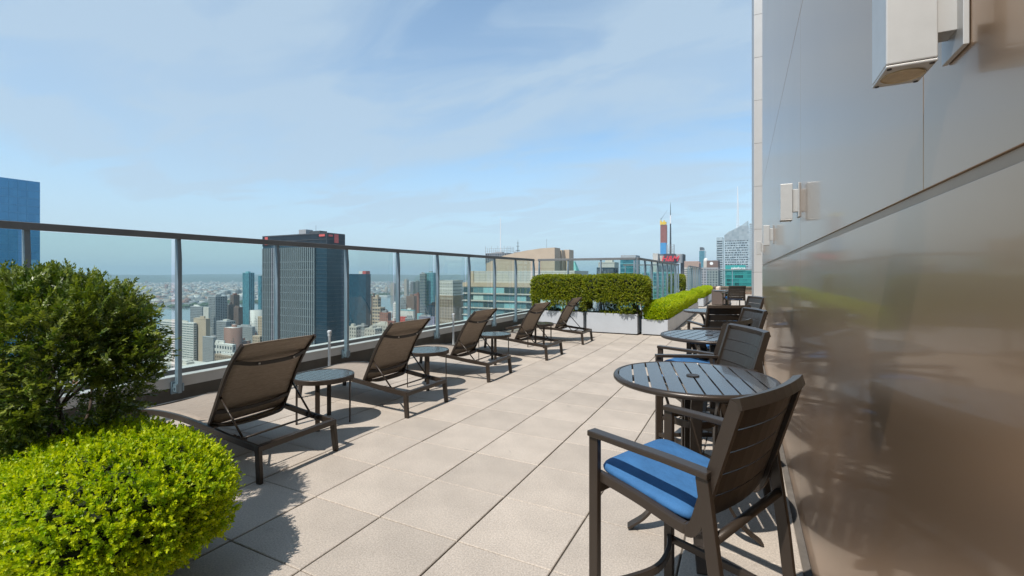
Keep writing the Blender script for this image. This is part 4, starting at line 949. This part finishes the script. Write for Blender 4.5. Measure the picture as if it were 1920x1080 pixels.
for k in range(4): MB().box(-w-0.5+(w/4)*k, -w-0.5+(w/4)*k+w/4.6, -2, 6, z3-1+(k % 2)*2, z3+14-(k % 2)*5).build('safety_net', 'yellow_net', t)
MB().tube([(-w+1, 8, z3), (-w+1, 8, z3+22)], 0.8, 5).build('crane_mast', 'black_metal', t); MB().tube([(-w+1, 8, z3+19), (2, 4, z3+48)], 0.6, 5, 0.2).build('crane_boom', 'black_metal', t)
# sign building with mast
d0 = 900; X, Y = XY(1266, d0); w = X-x_at(1244, Y); zr = zat(476, d0)-GZ
t = thing('sign_building', 'dark building carrying red lettering, a lattice frame and a tall striped mast', 'building', (X, Y, GZ))
MB().box(-w, 0, 0, 20, 0, zr).build('body', 'grey_glass', t); MB().box(-w+1, 0.2, -1.0, -0.1, zat(492, d0)-GZ, zr+0.4).build('sign_board', 'sign_dark', t)
def text(body, size, m, parent, loc, shear=0.0, ext=0.15, name='lettering', align='CENTER', bold=0.0):
    c = bpy.data.curves.new('txt', 'FONT'); c.body = body; c.size = size; c.shear = shear; c.extrude = ext; c.align_x = align; c.offset = bold
    o = bpy.data.objects.new('txt', c); col.objects.link(o); dg = bpy.context.evaluated_depsgraph_get(); me = bpy.data.meshes.new_from_object(o.evaluated_get(dg)); bpy.data.objects.remove(o)
    me.materials.clear(); me.materials.append(MATS[m]); q = link_mesh(name, me, parent, loc); q.rotation_euler = (R(90), 0, 0); return q
text('H&M', 15.0, 'sign_red', t, (-w/2+0.6, -1.25, zat(489.5, d0)-GZ), shear=0.35, bold=0.28)
MB().lathe([(6.5, zr-18), (6.5, zr-1), (6.0, zr), (0.01, zr)], 20, (6.5, 8, 0)).build('silo', 'concrete_grey', t, smooth=False); MB().lathe([(5, zr-18), (5, zr-3), (0.01, zr-3)], 18, (-w-5, 8, 0)).build('silo', 'concrete_pale', t)
fr = MB()
for x in (-w*0.75, -w*0.15):
    for y in (4, 14): fr.box(x-0.35, x+0.35, y-0.35, y+0.35, zr, zr+19)
for k in range(5): fr.box(-w*0.75, -w*0.15, 3.8, 4.2, zr+4*k+2, zr+4*k+2.6); fr.box(-w*0.15-0.3, -w*0.15+0.3, 4, 14, zr+4*k+2, zr+4*k+2.6)
for k in range(6): s = 6.4-0.9*k; fr.box(-w*0.45-s, -w*0.45+s, 9-s*.6, 9+s*.6, zr+2+3.3*k, zr+2.5+3.3*k)
fr.build('lattice_frame', 'concrete_grey', t)
xm = -w*0.45
MB().tube([(xm, 9, zr), (xm, 9, zat(418, d0)-GZ)], 2.0, 6, 1.3).build('mast', 'black_metal', t); MB().tube([(xm, 9, zat(418, d0)-GZ), (xm, 9, zat(402, d0)-GZ)], 1.3, 6).build('mast_section', 'mast_white', t); MB().tube([(xm, 9, zat(402, d0)-GZ), (xm, 9, zat(378, d0)-GZ)], 0.8, 5, 0.3).build('mast_tip', 'black_metal', t)
B('tower', 'dark grey tower right of the red lettered sign', 1276, 1281, 1285, 477, 905, 'slab_gap', 'slab_gap', 'ribs', 3, 3, 0.5, units=0)
B('ribbed_building', 'pinkish building with a ribbed top storey behind the far railing', 1283, 1309, 1313, 491, 620, 'tan_stone', 'pink_stone', 'ribs', 2.6, 3.4, 1.3, proud=0.8, units=0)
B('building', 'pale banded block below the ribbed pink top', 1283, 1296, 1298, 503, 560, 'grey_glass', 'concrete_pale', 'bands', 3, 2.4, sp=1.2, units=0)
t, w, l, H = bld('slim_tower', 'distant blue glass tower with white band and dark top', 1311, 1321, 1324, 470, 1800, 'teal_glass', 'mast_white', None, units=0); MB().box(-w+2, -6, 2, l-2, H+1, H+14).build('dark_top', 'slab_gap', t)
X, Y = XY(1323, 700); t = thing('domed_tower', 'small cream tower with white dome beside the distant blue tower', 'tower', (X, Y, GZ)); zb = zat(490, 700)-GZ
MB().box(-3, 3, 0, 6, 0, zb).build('body', 'concrete_pale', t); MB().lathe([(3.2, zb), (3.2, zb+1), (2.9, zb+3), (1.8, zb+4.6), (0.01, zb+5.2)], 16, (0, 3, 0)).build('dome', 'white_stone', t, smooth=True)
B('building', 'grey brown block with a round white disc near its top', 1325, 1346, 1350, 489, 650, 'brick_brown', 'concrete_grey', None, units=0)
X, Y = XY(1334, 647); dsk = MB().tube([(0, 0, 0), (0, 0.6, 0)], 2.2, 20).build('round_sign', 'sign_white', None, loc=(X, Y-1.2, zat(494, 647))); tag(dsk, 'round white disc on the grey brown block', 'sign')
B('building', 'broad dark grey block behind the far glass railing', 1314, 1346, 1350, 503, 560, 'grey_glass', 'concrete_grey', 'grid', 3, 3.2, 1.4, 1.4, units=0)
# crystal tower with sloping top and spire
d0 = 800; X, Y = XY(1405, d0)
def cz(u, v): return (x_at(u, Y)-X, zat(v, d0)-GZ)
t = thing('crystal_tower', 'pale faceted glass skyscraper with sloping top and white lattice spire', 'skyscraper', (X, Y, GZ))
m = MB(); poly = [(cz(1356, 500)[0], 0), cz(1358, 440), cz(1366, 433), cz(1380, 428), cz(1392, 421), cz(1403, 413), (cz(1405, 500)[0], cz(1404, 440)[1]), (cz(1405, 500)[0], 0)]
n = len(poly); m.v = [(x, 0, z) for x, z in poly]+[(x*0.9, 34, z) for x, z in poly]; m.f = [tuple(range(n-1, -1, -1)), tuple(range(n, 2*n))]+[(i, (i+1) % n, (i+1) % n+n, i+n) for i in range(n)]
m.build('main_shaft', 'crystal_glass', t)
xl = cz(1343, 500)[0]; MB().box(xl, poly[0][0]-0.1, 3, 34, 0, cz(1343, 443)[1]).build('left_shaft', 'crystal_glass', t)
sm, wm = MB(), MB()
zt = cz(1343, 443)[1]
for k in range(60):
    z = zt-8-4.2*k
    if z < 2: break
    wm.box(xl+1, poly[0][0]-1.5, 2.7, 3, z, z+1.7)
    x = poly[1][0]+1.5; q = random.Random(k)
    while x < -2.5 and z < zt-6:
        L = q.choice([1.6, 2.5, 3.6]); wm.box(x, min(x+L, -2), -0.25, 0, z, z+1.8); x += L+q.choice([0.7, 1.2, 2.0])
tag(wm.build('window_rows', 'dark_glass', t), kind='stuff')
for k in range(14): z = zt+18-1.9*k; x0_ = poly[1][0] if z < poly[1][1] else poly[1][0]+(z-poly[1][1])*1.45; sm.box(x0_, -1, -0.3, 0, z, z+0.45) if x0_ < -6 else None
tag(sm.build('floor_lines', 'concrete_grey', t), kind='stuff')
xs_ = x_at(1383, Y)-X; zs0 = cz(1383, 432)[1]; zs1 = cz(1383, 345)[1]; spm = MB()
for a in range(3): g_ = 2.1*a; spm.tube([(xs_+2.6*math.cos(g_), 14+2.6*math.sin(g_), zs0-8), (xs_, 14, zs1)], 0.75, 5, 0.4)
for k in range(16):
    f = k/16; r_ = 2.6*(1-f); z = zs0+(zs1-zs0)*f; spm.ring([(r_+0.1, z), (r_+0.5, z+0.6), (r_, z+0.6)], 6, (xs_, 14, 0))
spm.build('spire', 'mast_white', t)
rl = MB()
for k in range(9): u_ = 1358+5*k; x, z = cz(u_, 440-(u_-1358)*0.6); rl.tube([(x, 12, z-6), (x+6, 12, z+2.5)], 0.3, 4)
rl.build('roof_truss', 'mast_white', t)
# teal office with sign
t, w, l, H = bld('teal_office', 'bright teal office block with a white lettered sign band', 1360, 1409, 1411, 507, 430, 'office_teal', units=0)
sb = MB().box(-w, -w*0.22, -0.6, -0.1, H-0.3, H+5.0).build('sign_band', 'sign_teal', t); text('salesforce', 3.0, 'sign_white', t, (-w*0.235, -0.85, H+1.3), align='RIGHT', bold=0.06)
gm = MB()
for k in range(20): x = -w+w*k/19; gm.box(x-0.07, x+0.07, -0.15, 0, 0, H)
for k in range(34): gm.box(-w, 0, -0.2, 0, H-3.6*k-0.8, H-3.6*k)
tag(gm.build('mullions', 'sign_teal', t), kind='stuff')
B('tower', 'pale tower sliver between the skyscraper and the grey pier', 1405, 1413, 1414, 420, 900, 'crystal_glass', 'concrete_grey', 'bands', 4, 4.2, sp=1.2, units=0)

# ------------------------------------------------------------------ city carpet, river, far shore
def ground_sheet(): 
    m = MB(); n = 64; m.v = [(0, 0, 0)]
    for r_ in (2500, 8000, 22000):
        for k in range(n): a = 2*math.pi*k/n; m.v.append((r_*math.cos(a), r_*math.sin(a), 0))
    for k in range(n): m.f.append((0, 1+k, 1+(k+1) % n))
    for q in range(2):
        for k in range(n): a = 1+q*n+k; b = 1+q*n+(k+1) % n; m.f.append((a, a+n, b+n, b))
    return m
mat('ground', (0.15, 0.15, 0.145), 0.95, var=0.35, vscale=0.01, coords='Object'); mat('river', (0.10, 0.13, 0.14), 0.12, spec=0.5, bump=0.25, bscale=0.05)
gs = ground_sheet().build('ground', 'ground', loc=(0, 0, GZ)); tag(gs, kind='structure')
rv = MB().box(-2250, -1250, -9000, 14000, 0, 0.5).build('river', 'river', loc=(0, 0, GZ)); tag(rv, kind='structure')
m_ = bpy.data.materials.new('city_block'); m_.use_nodes = True; nn, ll_ = m_.node_tree.nodes, m_.node_tree.links; p_ = nn['Principled BSDF']; p_.inputs['Roughness'].default_value = 0.85
at = N(nn, 'ShaderNodeAttribute', attribute_name='tint'); tc_ = N(nn, 'ShaderNodeTexCoord'); sx_ = N(nn, 'ShaderNodeSeparateXYZ'); ll_.new(tc_.outputs['Object'], sx_.inputs[0])
ad = N(nn, 'ShaderNodeMath', operation='ADD'); ll_.new(sx_.outputs[0], ad.inputs[0]); ll_.new(sx_.outputs[1], ad.inputs[1])
def fract(src, per, th):
    a = N(nn, 'ShaderNodeMath', operation='DIVIDE', inp={1: per}); ll_.new(src, a.inputs[0]); b = N(nn, 'ShaderNodeMath', operation='FRACT'); ll_.new(a.outputs[0], b.inputs[0]); c = N(nn, 'ShaderNodeMath', operation='GREATER_THAN', inp={1: th}); ll_.new(b.outputs[0], c.inputs[0]); return c.outputs[0]
f1, f2 = fract(ad.outputs[0], 3.3, 0.5), fract(sx_.outputs[2], 3.4, 0.45)
gn = N(nn, 'ShaderNodeNewGeometry'); sn_ = N(nn, 'ShaderNodeSeparateXYZ'); ll_.new(gn.outputs['Normal'], sn_.inputs[0]); lt = N(nn, 'ShaderNodeMath', operation='LESS_THAN', inp={1: 0.5}); ll_.new(sn_.outputs[2], lt.inputs[0])
k1 = N(nn, 'ShaderNodeMath', operation='MULTIPLY'); ll_.new(f1, k1.inputs[0]); ll_.new(f2, k1.inputs[1]); k2 = N(nn, 'ShaderNodeMath', operation='MULTIPLY'); ll_.new(k1.outputs[0], k2.inputs[0]); ll_.new(lt.outputs[0], k2.inputs[1])
mxx = N(nn, 'ShaderNodeMix', data_type='RGBA', inp={'B': (0.05, 0.06, 0.07, 1)}); ll_.new(k2.outputs[0], mxx.inputs['Factor']); ll_.new(at.outputs['Color'], mxx.inputs['A']); ll_.new(mxx.outputs['Result'], p_.inputs['Base Color']); MATS['city_block'] = m_
PAL = np.array([(0.50, 0.46, 0.40), (0.42, 0.41, 0.40), (0.30, 0.14, 0.10), (0.58, 0.57, 0.55), (0.36, 0.28, 0.22), (0.24, 0.24, 0.26), (0.48, 0.40, 0.32), (0.33, 0.35, 0.37), (0.22, 0.13, 0.11)])
def boxes_mesh(name, x, y, w, l, h, tint, rooft):
    n = len(x); V = np.empty((n, 8, 3)); 
    for k, (sx, sy, sz) in enumerate([(-1, -1, 0), (1, -1, 0), (1, 1, 0), (-1, 1, 0), (-1, -1, 1), (1, -1, 1), (1, 1, 1), (-1, 1, 1)]):
        V[:, k, 0] = x+sx*w/2; V[:, k, 1] = y+sy*l/2; V[:, k, 2] = sz*h
    F = np.array([(4, 5, 6, 7), (0, 1, 5, 4), (1, 2, 6, 5), (2, 3, 7, 6), (3, 0, 4, 7)]); idx = (np.arange(n)[:, None, None]*8+F[None]).reshape(-1)
    me = bpy.data.meshes.new(name); me.vertices.add(n*8); me.vertices.foreach_set('co', V.reshape(-1).astype(np.float32)); me.loops.add(n*20); me.loops.foreach_set('vertex_index', idx.astype(np.int32))
    me.polygons.add(n*5); me.polygons.foreach_set('loop_start', np.arange(0, n*20, 4, dtype=np.int32)); me.polygons.foreach_set('loop_total', np.full(n*5, 4, dtype=np.int32))
    C = np.ones((n, 5, 4)); C[:, :, :3] = tint[:, None, :]; C[:, 0, :3] = rooft
    at = me.attributes.new('tint', 'FLOAT_COLOR', 'FACE'); at.data.foreach_set('color', C.reshape(-1).astype(np.float32)); me.materials.append(MATS['city_block']); me.update(); me.validate(); return me
def carpet(name, label, n, dmin, dmax, umin, umax, wr, hr, cond, tall=0.0, tr=(50, 90), seed=1):
    g = np.random.default_rng(seed); d = np.sqrt(g.uniform(dmin**2, dmax**2, n)); u = g.uniform(umin, umax, n); lat = (u-960)/FPX*d; x = lat*CY-d*SY; y = lat*SY+d*CY
    x = np.round(x/26)*26+g.normal(size=n)*2; y = np.round(y/22)*22+g.normal(size=n)*2
    k = cond(x, y); x, y, d = x[k], y[k], d[k]; n = len(x)
    w = g.uniform(*wr, n); l = g.uniform(*wr, n)*0.9; h = g.uniform(hr[0], hr[1], n)*g.uniform(0.6, 1, n); q = g.uniform(size=n) < tall; h[q] = g.uniform(*tr, q.sum())
    t = PAL[g.integers(0, len(PAL), n)]*g.uniform(0.75, 1.15, (n, 1)); rf = np.repeat(g.uniform(0.14, 0.6, (n, 1)), 3, 1)*np.array([1, 0.99, 0.97])
    # roof huts and bulkheads on a third of the blocks
    s = g.uniform(size=n) < 0.6; X2, Y2 = x[s]+g.normal(size=s.sum())*w[s]*0.15, y[s]+g.normal(size=s.sum())*l[s]*0.15; h2 = h[s]+g.uniform(2.5, 5, s.sum())
    o = link_mesh(name, boxes_mesh(name, np.r_[x, X2], np.r_[y, Y2], np.r_[w, w[s]*0.3], np.r_[l, l[s]*0.3], np.r_[h, h2], np.r_[t, t[s]*1.05], np.r_[rf, rf[s]]), None, (0, 0, GZ)); tag(o, label, 'buildings', kind='stuff'); return o
carpet('city_blocks', 'dense mass of low city blocks between the towers and the river', 5200, 420, 2600, -60, 1420, (13, 24), (14, 42), lambda x, y: (x > -1215) & ~((x > -60) & (y < 400)), 0.025, (50, 75), 3)
carpet('shore_town', 'low pale town across the river, fading into the haze', 9000, 2200, 9000, -60, 1300, (14, 40), (7, 18), lambda x, y: x < -2420, 0.004, (30, 55), 8)
carpet('uptown_blocks', 'distant mass of blocks north of the towers', 1500, 1500, 6000, 900, 1440, (16, 40), (20, 60), lambda x, y: x > -1200, 0.05, (60, 100), 12)
# far shore apartment towers
for i, (u, v, ww_, lb) in enumerate([(735, 531, 30, 'pale tower alone on the far river shore'), (760, 524, 24, 'tall pale tower on the far shore left of the teal tower'), (772, 529, 26, 'second pale tower on the far shore beside the teal tower'), (781, 527, 22, 'third pale tower on the far shore nearest the teal tower'), (424, 546, 30, 'grey tower on the far shore left of the brown towers'), (444, 544, 30, 'grey tower on the far shore right of the brown towers')]):
    d0 = 3300; X, Y = XY(u, d0); t = thing('far_tower', lb, 'tower', (X, Y, GZ)); hh = zat(v, d0)-GZ
    MB().box(-ww_/2, ww_/2, 0, 26, 0, hh).build('shaft', 'tan_stone' if i < 2 else 'brown_glass', t); MB().box(-ww_/4, ww_/4, 6, 16, hh, hh+6).build('roof_unit', 'concrete_grey', t)
# trees along the far shore
mat('far_trees', (0.035, 0.065, 0.025), 0.95, var=0.4, vscale=0.02)
g = np.random.default_rng(2); m = MB()
for k in range(900):
    x = g.uniform(-2420, -2262); y = g.uniform(-300, 7000); r_ = g.uniform(9, 22); o = len(m.v); hh = g.uniform(8, 17)
    for a in range(6): m.v.append((x+r_*math.cos(a*1.047)*g.uniform(.7, 1.1), y+r_*math.sin(a*1.047)*g.uniform(.7, 1.1), hh*0.45))
    m.v.append((x, y, hh))
    for a in range(6): m.v.append((x+r_*0.8*math.cos(a*1.047), y+r_*0.8*math.sin(a*1.047), 0))
    for a in range(6): b = (a+1) % 6; m.f += [(o+a, o+b, o+6), (o+7+a, o+7+b, o+b, o+a)]
tr = m.build('shore_trees', 'far_trees', loc=(0, 0, GZ)); tag(tr, 'band of green trees along the far river bank', 'trees', kind='stuff')
# piers on the far bank
for k, (y, L) in enumerate([(1900, 120), (2350, 150), (2900, 140)]):
    t = thing('river_pier', ['near pier reaching into the river from the far bank', 'middle pier reaching into the river from the far bank', 'far pier reaching into the river from the far bank'][k], 'pier', (-2250, y, GZ))
    MB().box(0, L, -18, 18, 0, 3).build('deck', 'concrete_grey', t); MB().box(10, L-10, -14, 14, 3, 9).build('shed', 'white_stone', t)
# hills on the horizon
m = MB(); n = 160; rows_ = [(9500, 0), (11000, 60), (12500, 105), (14500, 128), (17000, 138), (20500, 60)]
for r_, hh in rows_:
    for k in range(n):
        a = 2*math.pi*k/n; f = 1+0.10*math.sin(a*9+r_*0.001)+0.06*math.sin(a*23+r_)+0.04*math.sin(a*41+1.3); m.v.append((r_*math.cos(a), r_*math.sin(a), hh*f))
for q in range(len(rows_)-1):
    for k in range(n): a = q*n+k; b = q*n+(k+1) % n; m.f.append((a, a+n, b+n, b))
mat('hill', (0.045, 0.065, 0.04), 0.95, var=0.4, vscale=0.002)
hl = m.build('hills', 'hill', smooth=True, loc=(0, 0, GZ+0.5)); tag(hl, kind='structure')
# ------------------------------------------------------------------ haze
hz = MB().box(-23000, 23000, -23000, 23000, GZ-1.5, 270).build('haze', None); tag(hz, 'pale blue summer haze over the city', 'haze', kind='stuff')
hm = bpy.data.materials.new('haze'); hm.use_nodes = True; hn, hl_ = hm.node_tree.nodes, hm.node_tree.links; hn.clear()
ho = N(hn, 'ShaderNodeOutputMaterial'); pvv = N(hn, 'ShaderNodeVolumePrincipled', inp={'Color': (0.66, 0.84, 1.0, 1), 'Density': HAZE, 'Anisotropy': 0.0}); hl_.new(pvv.outputs[0], ho.inputs['Volume'])
hz.data.materials.append(hm); hz.visible_shadow = True
